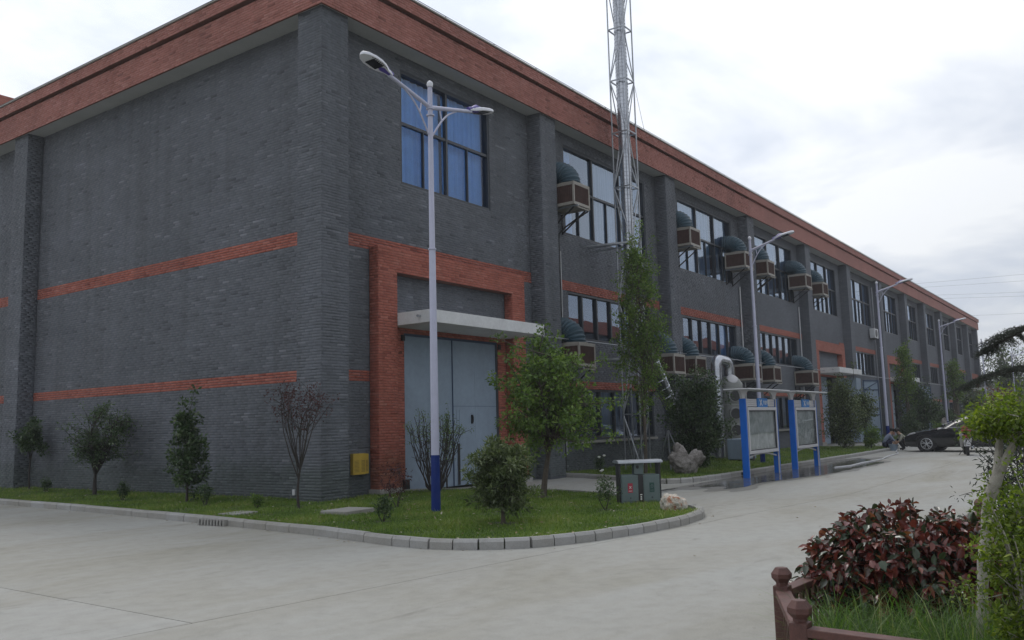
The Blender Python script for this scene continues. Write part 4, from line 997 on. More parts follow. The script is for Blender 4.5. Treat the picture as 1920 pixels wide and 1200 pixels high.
a = MB(); a.box(-.10, .10, -.07, .07, .505, .70, BINM); bt = a.build('ashtray_column', bn, bevel=.006); a = MB(); a.lathe([(.03, 0), (.03, .015), (.022, .016)], BLACKM, 14, M=Matrix.Translation((-.03, -.07, .63)) @ Matrix.Rotation(PI/2, 4, 'X')); a.build('ash_hole', bt)
for x in (-.415, .43): a = MB(); a.box(x-.02, x+.02, -.10, .10, 0, .70, BLACKM); a.build('side_post', bn)
a = MB(); pr2 = [(-.20, .0), (-.19, .035), (-.10, .055), (.10, .055), (.19, .035), (.20, .0)]; a.prism(pr2, -.47, .47, STEEL, Matrix.Translation((0, 0, .70)) @ Matrix.Rotation(PI/2, 4, 'Z') @ Matrix.Rotation(PI/2, 4, 'X')); a.build('roof', bn, bevel=.005)

bn.scale = (.86, .9, 1)
# ---- yellow meter box and a small socket on the wall
yb = empty('meter_box', (1.2, .445, .54), 0, 'yellow metal meter box low on the grey wall left of the red door surround', 'meter box')
a = MB(); a.box(0, .36, -.09, 0, 0, .44, YELL); a.build('casing', yb, bevel=.004); a = MB(); a.box(.362, .46, -.08, 0, .01, .43, YELL); a.build('side_panel', yb, bevel=.004)
a = MB()
for k in range(9):
    z = .06+k*.028
    a.box(.03, .17, -.093, -.0905, z, z+.006, INK)
    for q in range(3): a.box(.24+q*.035, .262+q*.035, -.093, -.0905, z, z+.012, INK)
    for q in range(2): a.box(.375+q*.035, .398+q*.035, -.083, -.0805, z, z+.012, INK)
a.build('small_print', yb, kind='stuff')
a = MB(); a.box(.42, .458, 1.28, 1.36, .16, .28, PIPEW); tag(a.build('socket_box', bevel=.005), 'tiny white socket box at the foot of the gable wall', 'socket box')

# ---- rocks
from mathutils import noise as mn
def rock(name, loc, lobes, seed, m, label, pit=.05, res=56):
    """lobes: list of (centre, radii); the surface is the hull of lobes sampled along rays, roughened in three sizes"""
    vs = []; n1_, n2_ = res, res//2; sd = Vector((seed*3.1, seed*1.7, seed)); c0_ = Vector((0, 0, lobes[0][0][2]))
    ctr = sum((Vector(l[0]) for l in lobes), Vector())/len(lobes)
    for i in range(n2_+1):
        th = PI*i/n2_
        for k in range(n1_):
            ph = 2*PI*k/n1_; d = Vector((math.sin(th)*math.cos(ph), math.sin(th)*math.sin(ph), math.cos(th))); best = .03
            for c, r_ in lobes:
                c = Vector(c)-ctr; A = sum((d[j]/r_[j])**2 for j in range(3)); B = sum(d[j]*c[j]/r_[j]**2 for j in range(3)); Cq = sum((c[j]/r_[j])**2 for j in range(3))-1; D = B*B-A*Cq
                if D > 0: best = max(best, (B+math.sqrt(D))/A)
            p = ctr+d*best; s = sum(lobes[0][1])/3
            q = p/s*1.3+sd; f = mn.fractal(q, .9, 2.1, 5)*.20+mn.noise(q*3.2)*.07-abs(mn.noise(q*2.1+Vector((9, 9, 9))))*pit*4
            p = ctr+d*best*(1+f); vs.append(tuple(p))
    V = np.array(vs); F4 = np.array([[i*n1_+k, i*n1_+(k+1) % n1_, (i+1)*n1_+(k+1) % n1_, (i+1)*n1_+k] for i in range(n2_) for k in range(n1_)])[:, ::-1]
    o = link(name, np_mesh(name, V, F4, [m], None, None, False)); o.location = loc; return tag(o, label, 'rock')
def rock_mat(name, stops, sc):
    m, t = mat(name); w = wpos(t); a = noise(t, sc, 8, w, .65, .8); b = noise(t, sc*7, 4, w)
    c = ramp(t, a.outputs['Fac'], stops).outputs[0]; c = mixc(t, .6, c, ramp(t, b.outputs['Fac'], [(.35, (.5, .47, .43)), (.6, (1.1, 1.1, 1.1))]).outputs[0], 'MULTIPLY')
    return finish(t, m, c, .85, bump=b.outputs['Fac'], bstr=.7, bdist=.02)
ROCK1 = rock_mat('white_orange_rock', [(.34, (.30, .27, .22)), (.46, (.50, .48, .43)), (.55, (.56, .50, .42)), (.62, (.42, .15, .07)), (.72, (.5, .44, .36))], 5)
ROCK2 = rock_mat('pitted_grey_rock', [(.3, (.13, .115, .10)), (.5, (.27, .25, .235)), (.72, (.36, .34, .32))], 4)
ROCK3 = rock_mat('pale_limestone', [(.3, (.22, .22, .21)), (.5, (.42, .42, .41)), (.7, (.55, .55, .54))], 7)
rock('rock', (.98, -7.0, .09), [((0, 0, .10), (.24, .19, .17)), ((.1, -.06, .08), (.17, .14, .13))], 1, ROCK1, 'white and rust-orange boulder on the lawn tip by the litter bin')
rock('rock', (10.0, -3.2, .08), [((-.28, .12, .42), (.26, .26, .36)), ((-.16, .06, .25), (.26, .24, .3)), ((.28, -.14, .40), (.24, .22, .24)), ((.12, -.04, .18), (.25, .2, .26)), ((.05, 0, .32), (.26, .2, .2))], 4, ROCK2, 'pitted grey two-lobed garden rock on the lawn in front of the dark bush', .09, 72)
rock('rock', (45.5, -3.7, .08), [((0, 0, .5), (.36, .25, .62))], 6, ROCK2, 'grey standing stone behind the bonnet of the black car')
rock('rock', (-7.36, -12.86, .30), [((0, 0, .1), (.16, .15, .26)), ((-.05, .03, .25), (.10, .09, .2))], 9, ROCK3, 'pale limestone rock in the tall grass at the right edge', .07)

# ---- trees and shrubs
tree('shade_tree', (2.37, -3.62, .085), 3.1, 'leafy light green tree in front of the right side of the grey door', 'tree', LF_MID, BARK, None, .055, 1.0, (1.32, 1.28, .95, 3.05), 24, 8, 32, .15, .078, .62, (.10, -.14), 3, 'round', .1)
tree('round_shrub', (-1.50, -5.52, .085), 1.2, 'round dense topiary shrub on a short stem, in front of the lamp post', 'shrub', LF_VAR, BARK, None, .03, .38, (.50, .48, .22, 1.15), 17, 10, 46, .085, .072, .30, (0, 0), 5, 'round', -.3, .1)
tree('red_maple', (-1.02, -.56, .085), 2.3, 'sparse dark red maple with bare forked stems at the hall corner', 'tree', LF_MAPLE, BARKD, None, .024, .68, (.60, .56, 1.35, 2.2), 13, 5, 8, .11, .045, .6, (.0, 0), 8, 'vase', .1, .4, 1, LEAF4, .15)
tree('camellia_tree', (-.90, 3.08, .085), 1.9, 'narrow upright dark-leaved tree in the middle of the gable wall', 'tree', LF_DARK, BARKD, None, .028, .5, (.42, .42, .42, 1.78), 11, 7, 26, .09, .085, .5, (0, 0), 9, 'column', 0)
tree('crape_tree', (-.46, 7.47, .085), 2.1, 'wide vase-shaped sparse dark tree left of the upright dark-leaved tree', 'tree', LF_DARK, BARKD, None, .045, .58, (.85, .85, .68, 2.05), 17, 8, 18, .12, .062, .5, (0, 0), 12, 'vase', 0)
tree('young_tree', (-.02, 11.6, .085), 1.95, 'small dark young tree against the far gable pilaster at the left edge', 'tree', LF_DARK, BARKD, None, .022, .95, (.42, .42, 1.05, 1.85), 8, 6, 26, .11, .08, .55, (0, 0), 13, 'round', .2)
def stem_shrub(name, base, n, rx, ry, h, label, seed, leafm, per=3):
    rng = random.Random(seed); r = empty(name, base, 0, label, 'shrub'); tb_ = MB(); C_ = []
    for k in range(n):
        a_ = 2*PI*k/n+rng.uniform(-.2, .2); q = rng.uniform(.25, 1); top = Vector((math.cos(a_)*rx*q, math.sin(a_)*ry*q, h*rng.uniform(.72, 1)*(1-.15*q))); b0 = Vector((math.cos(a_)*.07, math.sin(a_)*.07, -.03)); pts = []
        for i_ in range(9):
            u = i_/8; out = u**1.0; pts.append(Vector((b0.x+(top.x-b0.x)*out**.8, b0.y+(top.y-b0.y)*out**.8, top.z*u**1.15))+Vector((rng.gauss(0, .018), rng.gauss(0, .018), 0)))
        tb_.tube(pts, [.014*(1-.07*i_) for i_ in range(9)], BARKD, 5, False)
        for i_ in (4, 5, 6, 7):
            e_ = pts[i_]+Vector((rng.gauss(0, .10), rng.gauss(0, .10), rng.uniform(.05, .2))); tb_.tube([pts[i_], pts[i_].lerp(e_, .5)+Vector((0, 0, .02)), e_], [.006, .005, .003], BARKD, 4, False)
            if rng.random() < (.15, .3, .7, 1)[i_-4]: C_.append(tuple(e_))
        C_.append(tuple(pts[-1]))
    tb_.build('stem', r, True); v, f, tn = foliage_cloud(C_, per*5, .085, .038, .45, .4, 0); link('foliage', np_mesh('foliage', v, f, [leafm], None, tn), r); return r
stem_shrub('bare_stemmed_shrub', (2.75, -.55, .085), 34, .78, .60, 1.95, 'many-stemmed nearly bare shrub before the blue-grey door, behind the lamp post', 21, LF_MID)
tree('climber_plant', (3.95, .1, .03), 1.7, 'thin upright green plant in front of the door seam', 'plant', LF_MID, BARKD, None, .012, .8, (.10, .10, .85, 1.75), 12, 4, 10, .05, .035, .5, (0, 0), 121, 'column')
tree('columnar_tree', (9.5, -2.2, .08), 6.2, 'slender columnar green tree standing in front of the chimney tower', 'tree', LF_MID, BARK, None, .045, 2.4, (.72, .72, 2.2, 6.2), 38, 7, 24, .14, .075, .55, (0, 0), 31, 'column', 0)
tree('evergreen_bush', (12.75, -2.3, .08), 2.7, 'big dense dark evergreen bush between the pitted rock and the grey tank', 'bush', LF_DARK, BARKD, None,   .06, .4, (1.05, .95, .1, 2.66), 26, 10, 44, .20, .085, .55, (0, 0), 32, 'round', .1)
tree('sapling', (16.9, -2.5, .08), 1.75, 'thin sapling with a small tufted crown before the tank portholes', 'tree', LF_MID, BARK, None, .024, 1.15, (.28, .28, 1.15, 1.75), 6, 5, 10, .1, .07, .4, (0, 0), 33, 'vase', -.2)
tree('leafy_bush', (28.2, -2.5, .08), 3.0, 'tall green bush with pale leaf tips right of the right notice board', 'bush', LF_VAR, BARKD, None, .06, .5, (.85, .85, .2, 2.95), 20, 9, 34, .2, .085, .55, (0, 0), 34, 'round', .1)
tree('grey_leaf_tree', (30.2, -2.9, .08), 2.6, 'loose grey-green leaved tree before the open blue framed door leaf', 'tree', LF_VAR, BARKD, None, .05, .8, (.62, .62, .9, 2.55), 13, 7, 18, .18, .09, .6, (0, 0), 35, 'round', .1)
tree('low_bush', (27.4, -3.8, .08), .95, 'low yellow-green bush left of the crouching people', 'bush', LF_MID, BARKD, None, .025, .2, (.48, .45, .12, .92), 9, 7, 26, .12, .06, .5, (0, 0), 36, 'round')
tree('tall_leafy_tree', (43.2, -2.2, .08), 5.4, 'slim light green tree rising between the third and fourth lamp posts', 'tree', LF_MID, BARK, None, .06, 2.6, (.62, .62, 2.6, 5.3), 20, 6, 20, .2, .10, .6, (0, 0), 37, 'column')
tree('dark_round_bush', (45.2, -2.4, .08), 3.2, 'large dark green bush behind the front of the black car', 'bush', LF_DARK, BARKD, None, .08, .6, (1.15, 1.15, .3, 3.1), 18, 9, 26, .26, .12, .6, (0, 0), 38, 'round')
tree('clipped_hedge', (40.9+2.2, -3.9, .08), .9, 'small clipped green hedge ball above the car bonnet', 'bush', LF_MID, BARKD, None, .03, .2, (.5, .4, .1, .85), 8, 7, 24, .14, .08, .6, (0, 0), 39, 'round')
tree('hedge_bush', (41.5, -2.6, .08), 2.0, 'dark shrub beside the pale door jamb of the third red surround', 'bush', LF_DARK, BARKD, None, .04, .3, (.6, .6, .1, 1.6), 10, 8, 24, .18, .09, .6, (0, 0), 139, 'round')
tree('columnar_far_tree', (60.5, -2.2, .08), 5.2, 'narrow ivy-clad tree just right of the fourth lamp post', 'tree', LF_MID, BARK, None, .20, 3.0, (.75, .75, 2.6, 5.1), 16, 6, 18, .26, .14, .6, (0, 0), 40, 'column')
for k, (x, y, h, rr, lb) in enumerate(((65.5, -2.6, 3.4, 1.3, 'grey-green bush beneath the far windows right of the narrow tree'), (72, -2.4, 2.8, 1.3, 'dark bush at the foot of the far bays of the hall'), (53, -2.6, 1.6, .8, 'low bush at the wall left of the fourth lamp post'))):
    tree('wall_bush', (x, y, .08), h, lb, 'bush', LF_VAR if k == 0 else LF_DARK, BARKD, None, .07, .4, (rr, rr, .2, h), 14, 7, 16, .3, .15, .6, (0, 0), 50+k, 'round')
# rose bushes in the lawns
RO = [((-.38, 10.0), .34, 'small rose bush nearest the far gable pilaster', LF_DARK), ((-1.17, 5.04), .38, 'small rose bush with a pale bloom between the vase-shaped and narrow trees', LF_DARK), ((-1.33, 1.83), .42, 'low twiggy rose bush right of the narrow dark tree', LF_DARK),
      ((-2.05, -3.65), .40, 'low rose bush just left of the double lamp post', LF_DARK), ((-.2, -2.2), .80, 'taller reddish rose bush before the left door jamb', LF_MAPLE), ((.77, -5.92), .55, 'spindly rose bush left of the litter bin', LF_DARK), ((-1.3, .3), .25, 'tiny weedy shrub at the foot of the maple', LF_MID)]
for k, ((x, y), h, lb, lf) in enumerate(RO):
    r_ = tree('rose_bush', (x, y, .085), h, lb, 'rose bush', lf, BARKD, 'rose bushes on the corner lawn', .008, h*.35, (h*.42, h*.42, h*.25, h), 8, 4, 8, h*.10+.015, .042, .6, (0, 0), 60+k, 'round', 0, .4, 3)
def bloom(x, y, z, parent):
    a = MB(); a.lathe([(.01, -.02), (.035, -.005), (.045, .02), (.03, .035), (.005, .03)], PAPER, 8, (x, y, z)); return a.build('bloom', parent, True)
wf = tree('white_rose_bush', (9.3, -.9, .08), .5, 'small rose bush with white blooms at the wall behind the driveway', 'rose bush', LF_DARK, BARKD, None, .008, .2, (.2, .2, .15, .5), 8, 4, 8, .05, .045, .6, (0, 0), 71, 'round', 0, .4, 3)
for q in ((.1, -.1, .5), (-.1, -.05, .47), (-.2, -.2, .12), (-.28, -.2, .1)): bloom(*q, wf)

# far trees, houses and wires
FT = [((92, -2.6), 8.8, 2.4, LF_FAR, 'dark tree touching the far end of the hall'), ((99, 1.5), 7.5, 2.6, LF_CEDAR, 'dark conifer beyond the far end of the hall'), ((107, -1.5), 6.2, 3.0, LF_FAR, 'green tree far right beneath the cedar boughs'),
      ((45.5, -6.8), 2.9, 1.1, LF_FRED, 'rust-red leaved shrub across the road behind the lime-green elm'), ((50, -8.8), 3.3, 1.5, LF_MID, 'green roadside tree behind the lime-green elm'), ((64, -7.8), 4.4, 2.0, LF_FAR, 'broad green tree by the farthest lamp post'), ((58, -11), 3.6, 1.4, LF_FRED, 'rust-red shrub at the right edge in the distance'), ((84, -6), 4.8, 2.4, LF_FAR, 'pale green tree before the distant white house')]
for k, ((x, y), h, rr, lf, lb) in enumerate(FT):
    tree('distant_tree', (x, y, 0), h, lb, 'tree', lf, BARKD, None, .12, h*.3, (rr, rr, h*.15, h), 16, 7, 16, h*.07, h*.028+.03, .6, (0, 0), 80+k, 'round')
for k, (x, y, w_, d_, h_, lb) in enumerate(((150, 2, 9, 16, 6.0, 'pale distant house with a dark grey roof, right of the hall'), (132, -14, 10, 12, 4.2, 'low distant house at the right edge under the cedar bough'))):
    hs = empty('distant_house', (x, y, 0), 0, lb, 'house'); a = MB(); a.box(0, w_, -d_/2, d_/2, 0, h_*.78, WALLW); a.build('wall', hs)
    a = MB(); a.add([(-.4, -d_/2-.4, h_*.78), (w_+.4, -d_/2-.4, h_*.78), (w_+.4, d_/2+.4, h_*.78), (-.4, d_/2+.4, h_*.78), (w_/2, -d_/2+1, h_*1.1), (w_/2, d_/2-1, h_*1.1)], [(0, 1, 4), (3, 5, 2), (0, 4, 5, 3), (1, 2, 5, 4), (0, 3, 2, 1)], ROOF); a.build('roof', hs)
    for q in range(4): a = MB(); y_ = -d_/2+1.2+q*d_/4; a.box(-.04, .02, y_, y_+1.2, h_*.3, h_*.6, BLACKM); a.build('window', hs)
WR = [((154.4, 22.8, 24.9), (137.8, -1.2, 22)), ((154.4, 22.9, 24.3), (137.75, -1.1, 21)), ((155.2, 18.6, 22.8), (137.7, -1, 19.3)), ((155.5, 17, 22.1), (137.7, -.95, 18.7)), ((156.3, 12.2, 18.6), (137.7, -.7, 16.1)), ((107.3, 1.7, 8.1), (97.8, -3.6, 7.3))]
for k, (a_, b_) in enumerate(WR):
    a_, b_ = Vector(a_), Vector(b_); d_ = b_-a_; p, q = a_-d_*2.5, b_+d_*2; a = MB(); pts = [p.lerp(q, j/14)-Vector((0, 0, 1.2*(math.sin(PI*j/14)-.96))) for j in range(15)]; a.tube(pts, .014 if k < 5 else .010, WIREM, 4)
    tag(a.build('power_line'), ['highest of the thin power lines in the right sky', 'second thin power line from the top in the right sky', 'third thin power line from the top in the right sky', 'fourth thin power line from the top in the right sky', 'fifth thin power line, alone above the cedar bough', 'lowest thin wire passing behind the cedar bough'][k], 'power line', 'power lines in the right sky')

# ================================================================== PLANTER IN THE FOREGROUND
FP = [(-7.78, -14.9), (-7.66, -13.2), (-7.57, -11.72), (-6.72, -11.35), (-5.1, -11.46), (-3.5, -11.60), (-1.9, -11.74), (-.6, -13.2), (-.6, -15.2)]
m = MB(); m.prism([(x, y) for x, y in FP][::-1], -.02, .20, SOIL); tag(m.build('planting_bed'), kind='structure')
fen = empty('garden_fence', (FP[2][0], FP[2][1], 0), 0, 'low red-brown wooden picket fence with faceted post caps round the planting bed', 'fence'); fo_ = Vector((FP[2][0], FP[2][1], 0))
FPL = [(-7.70, -14.8), (-7.66, -13.2)]+FP[2:8]
def fpost(x, y):
    a = MB(); a.box(x-.042, x+.042, y-.042, y+.042, 0, .545, WOODR); p = a.build('fence_post', fen, bevel=.004); p.location = -fo_
    a = MB(); a.lathe([(.048, .545), (.034, .55), (.034, .562), (.057, .588), (.059, .612), (.034, .645), (.002, .648)], WOODR, 6, (x, y, 0)); c = a.build('post_cap', p)
for q in FPL: fpost(*q)
for (x0, y0), (x1, y1) in zip(FPL[:-1], FPL[1:]):
    a_, b_ = Vector((x0, y0, 0)), Vector((x1, y1, 0)); d_ = (b_-a_).normalized(); ln = (b_-a_).length
    m = MB(); m.bar(a_+d_*.043+Vector((0, 0, .505)), b_-d_*.043+Vector((0, 0, .505)), .085, WOODR, .04); o = m.build('top_rail', fen, bevel=.005); o.location = -fo_
    m = MB(); m.bar(a_+d_*.043+Vector((0, 0, .12)), b_-d_*.043+Vector((0, 0, .12)), .05, WOODR, .045); o = m.build('bottom_rail', fen); o.location = -fo_
    n = int((ln-.08)/.095)
    for k in range(n):
        c = a_+d_*(.043+(ln-.086)*(k+.5)/n); m = MB(); m.bar(c+Vector((0, 0, .143)), c+Vector((0, 0, .484)), .035, WOODR, .02, d_.cross(Vector((0, 0, 1)))); o = m.build('picket', fen); o.location = -fo_
# tall grass
poly = [(-7.5, -13.6), (-7.45, -11.85), (-6.7, -11.48), (-2.0, -11.85), (-2.2, -13.6)]
P2 = scatter(poly, 8000, 3.9); c = np.sin(P2[:, 0]*5+np.sin(P2[:, 1]*4))*np.cos(P2[:, 1]*6)
dcl = np.hypot(P2[:, 0]+5.95, P2[:, 1]+11.85)
hh = .35*(1+.25*c)*np.clip(.45+dcl*.55, .45, 1.1)
P3 = np.column_stack([P2, np.full(len(P2), .19)])
tag(blades('tall_grass', P3, hh*NR.uniform(.55, 1.25, len(P3)), .0045, GRASS_T, lean=1.0, seg=4), 'long bright green grass inside the picket fence', 'grass')
Pw = scatter(poly, 90); blades('grass_stalk', np.column_stack([Pw, np.full(len(Pw), .19)]), .42, .003, GRASS_T, lean=.6, seg=5, tone=np.full(len(Pw), .97))
tag(bpy.data.objects['grass_stalk'], 'thin pale dry stalks standing out of the long grass', 'grass')
# wine-red photinia: branches and large leaves, the nearest 300 leaves each an object
ph = empty('photinia_bush', (-5.89, -11.86, .2), 0, 'rounded wine-red bush with large glossy leaves inside the picket fence', 'bush')
rg = random.Random(77); bm = MB(); tips = []
for k in range(62):
    a_ = k*2.399; u = (k+.5)/62; th = math.acos(max(-.1, 1-u*1.12))
    rx_, ry_, rz_ = .70, .64, .52
    rr = rg.uniform(.82, 1.0); e_ = Vector((math.sin(th)**.8*math.cos(a_)*rx_*rr, math.sin(th)**.8*math.sin(a_)*ry_*rr, .22+max(0, math.cos(th))**.75*rz_*rr))
    e_.z = max(e_.z, .06)
    b0 = Vector((rg.uniform(-.12, .12), rg.uniform(-.12, .12), 0)); lp = bent(b0, e_*.72+Vector((0, 0, .02)), .08, rg, 4, .05); bm.tube(lp, [.011, .009, .007, .006, .005], BARKD, 5, False)
    for j in range(7):
        t_ = e_+Vector((rg.gauss(0, .085), rg.gauss(0, .085), rg.gauss(0, .06)));
        s_ = (Vector((t_.x/rx_, t_.y/ry_, (t_.z-.22)/rz_))).length
        if s_ > 1.06: t_ = Vector((t_.x/s_, t_.y/s_, .22+(t_.z-.22)/s_))
        bm.tube(bent(lp[3], t_, .1, rg, 2), [.004, .0035, .0025], BARKD, 4, False); tips.append((t_, (t_-lp[3]).normalized()))
    for j in range(2):
        t_ = lp[2].lerp(lp[4], rg.random())+Vector((rg.gauss(0, .06), rg.gauss(0, .06), rg.gauss(0, .05))); tips.append((t_, (t_-lp[2]).normalized()))
bm.build('stem', ph, True)
LP, LD = [], []
for t_, d_ in tips:
    n = rg.randint(10, 15); sx = d_.orthogonal().normalized(); sy = d_.cross(sx)
    for j in range(n):
        q = j*2.4+rg.uniform(-.3, .3); f_ = rg.uniform(.15, .95); dd = (d_*(1-f_)+(sx*math.cos(q)+sy*math.sin(q))*f_); dd.z -= rg.uniform(.1, .75)
        LP.append(t_-d_*.012*j+Vector((rg.gauss(0, .008), rg.gauss(0, .008), 0))); LD.append(dd.normalized())
LP = np.array(LP); LD = np.array(LD); nL = len(LP); wpz = LP+np.array([-5.89, -11.86, .2]); dl = np.linalg.norm(wpz-np.array(CAM), axis=1); o_ = np.argsort(dl)
nearL, farL = o_[:300], o_[300:]
# leaf tone rises along the ramp with height; a random share of leaves is green
hgt = (LP[:, 2]-.2)/.5; tl = np.clip(NR.beta(2.0, 1.7, nL)*.80+.10+.10*hgt, 0, 1); gr = NR.uniform(0, 1, nL) < .26; tl = np.where(gr, NR.uniform(0, .28, nL), tl)
v, f, tn = leaves_np(LP[farL], LD[farL], .060, .60, LEAF8, .7, tl[farL]); link('leaves', np_mesh('leaves', v, f, [LF_RED], None, tn, True), ph, 'stuff')
_lm = []
for k in range(24):
    v, f, tn = leaves_np(np.zeros((1, 3)), np.array([[1.0, 0, 0]]), .060, rg.uniform(.52, .68), LEAF8, 5, np.array([rg.uniform(0, .28) if k < 7 else min(1, max(0, rg.betavariate(2, 1.8)*.8+.15))])); _lm.append(np_mesh('leaf', v, f, [LF_RED], None, tn, True))
for i in nearL:
    o = link('leaf', _lm[rg.randrange(24)], ph); o.location = LP[i]; d_ = Vector(LD[i]); up_ = Vector((rg.gauss(0, .5), rg.gauss(0, .5), 1)); y_ = up_.cross(d_).normalized(); z_ = d_.cross(y_)
    o.rotation_euler = Matrix((d_, y_, z_)).transposed().to_euler()

# pale-barked elm
em = empty('lime_elm', (-6.88, -12.42, .2), 0, 'small pale-barked elm with layered lime-green foliage at the right edge', 'tree'); O = Vector((-6.88, -12.42, .2))
tb = MB(); path = [Vector(p)-O for p in ((-6.90, -12.38, .15), (-6.87, -12.385, .45), (-6.875, -12.40, .62), (-6.865, -12.415, .78), (-6.87, -12.44, .91), (-6.86, -12.442, 1.0), (-6.865, -12.475, 1.10), (-6.855, -12.51, 1.19), (-6.85, -12.535, 1.28))]
tb.tube(path, [.036, .030, .024, .029, .025, .021, .031, .027, .031], BARKW, 12)
tb.tube([path[-2], Vector((-6.845, -12.53, 1.36))-O, Vector((-6.84, -12.53, 1.44))-O], [.022, .017, .013], BARKW, 8); tb.tube([path[-2], Vector((-6.87, -12.57, 1.30))-O, Vector((-6.90, -12.61, 1.37))-O, Vector((-6.92, -12.66, 1.46))-O], [.025, .02, .016, .010], BARKW, 8)
Cn = []; re_ = random.Random(3)
def pad(c, rx_, ry_, rz_, n, src):
    c = Vector(c)-O
    for k in range(n):
        a_ = k*2.4; rr = math.sqrt((k+.5)/n); q = c+Vector((math.cos(a_)*rr*rx_, math.sin(a_)*rr*ry_, re_.gauss(0, .35)*rz_+rz_*(1-rr*rr)*.6)); tb.tube(bent(src, q, .1, re_, 3, .05), [.006, .004, .003, .002], BARKW, 4, False); Cn.append(tuple(q)); Cn.append(tuple(src.lerp(q, .7)))
pad((-7.0, -12.70, 1.49), .36, .25, .10, 56, Vector((-6.90, -12.60, 1.42))-O); pad((-6.87, -12.50, 1.44), .16, .12, .06, 26, Vector((-6.85, -12.53, 1.40))-O)
pad((-7.1, -12.80, 1.42), .30, .22, .10, 30, Vector((-6.92, -12.66, 1.44))-O); pad((-6.95, -12.58, 1.43), .26, .16, .08, 30, Vector((-6.87, -12.57, 1.36))-O); pad((-6.82, -12.50, 1.15), .05, .04, .02, 4, path[-4])
tb.build('trunk', em, True); v, f, tn = foliage_cloud(Cn, 24, .062, .024, .58, .9, .05); link('crown', np_mesh('crown', v, f, [LF_LIME], None, tn), em)
tree('lime_shrub', (-7.38, -12.68, .2), .95, 'bright lime-green low shrub at the lower right edge, right of the red bush', 'bush', LF_LIME, BARKW, None, .016, .22, (.30, .24, .20, 1.02), 20, 10, 34, .06, .026, .58, (0, 0), 91, 'round', 0, .8)
tree('small_lime_sprig', (-6.72, -12.30, .2), .55, 'little lime-green sprig between the red bush and the pale elm trunk', 'bush', LF_LIME, BARKW, None, .008, .2, (.07, .07, .12, .5), 4, 3, 14, .05, .022, .58, (0, 0), 92, 'round', 0, .8)
tree('twiggy_shrub', (-6.0, -12.50, .2), 1.25, 'dark sparse twiggy shrub behind the pale elm trunk', 'bush', LF_CEDAR, BARKD, None, .014, .45, (.34, .30, .70, 1.22), 14, 7, 9, .06, .035, .25, (0, 0), 93, 'round', .1)
# cedar with layered drooping boughs; its trunk stands just outside the frame
cd = empty('cedar_tree', (.9, -13.3, 0), 0, 'dark cedar reaching in from the right edge with two layered needle boughs', 'tree'); O = Vector((.9, -13.3, 0)); tb = MB(); rc = random.Random(9)
tb.tube([(0, 0, -.05), (.02, 0, 2), (0, .03, 4.2), (0, 0, 5.6)], [.17, .13, .08, .03], BARKD, 12); NP, ND = [], []
def bough(pts, wid, sag=.12):
    pts = [Vector(p)-O for p in pts]; fine = []
    for a_, b_ in zip(pts[:-1], pts[1:]): fine += [a_.lerp(b_, k/6) for k in range(6)]
    fine.append(pts[-1]); n = len(fine); tb.tube(fine, [.045*(1-.85*k/n)+.004 for k in range(n)], BARKD, 6)
    for k in range(2, n):
        t_ = k/n; d_ = (fine[min(k+1, n-1)]-fine[k-1]).normalized(); sd = d_.cross(Vector((0, 0, 1))).normalized()
        for s in (-1, 1):
            for r_ in range(2):
                L_ = wid*(.35+.65*math.sin(PI*min(1, .15+t_*.85)))*rc.uniform(.6, 1.1); e_ = fine[k]+sd*s*L_+d_*L_*rc.uniform(.3, .8)-Vector((0, 0, L_*sag*rc.uniform(.6, 2.6)))
                tw_ = bent(fine[k], e_, .1, rc, 4, .08); tb.tube(tw_, [.007, .006, .005, .004, .003], BARKD, 4, False)
                for q in range(int(L_/.022)+2):
                    u = (q+.5)/(int(L_/.022)+2); i_ = min(3, int(u*4)); p = Vector(tw_[i_]).lerp(Vector(tw_[i_+1]), u*4-i_); 
                    for z in range(9): NP.append(p+Vector((rc.gauss(0, .010), rc.gauss(0, .010), rc.gauss(0, .006)))); v_ = Vector((rc.gauss(0, 1), rc.gauss(0, 1), rc.gauss(.35, .8))); ND.append(v_)
bough([(.9, -13.3, 2.5), (1.25, -12.6, 2.66), (1.75, -12.0, 2.63), (2.10, -11.62, 2.48), (2.16, -11.44, 2.36)], .36)
bough([(.9, -13.3, 1.85), (1.3, -12.5, 2.12), (1.7, -12.0, 2.10), (2.0, -11.5, 2.02), (2.12, -11.10, 1.86)], .34)
bough([(.9, -13.3, 2.9), (1.8, -13.3, 3.0), (2.6, -13.1, 2.85)], .4); bough([(.9, -13.3, 3.6), (.9, -12.9, 3.8), (1.0, -12.45, 3.7)], .3); bough([(.9, -13.3, 3.3), (.7, -14.2, 3.4), (.6, -15, 3.2)], .4)
bough([(.9, -13.3, 4.5), (1.3, -13.1, 4.6), (1.7, -13, 4.5)], .3); bough([(.9, -13.3, 2.2), (.1, -13.9, 2.3), (-.3, -14.4, 2.2)], .4)
tb.build('trunk', cd, True); NP = np.array([tuple(p) for p in NP]); ND = np.array([tuple(p) for p in ND]); v, f, tn = leaves_np(NP, ND, .042, .07, LEAF4, 0); link('needles', np_mesh('needles', v, f, [LF_CEDAR], None, tn), cd)

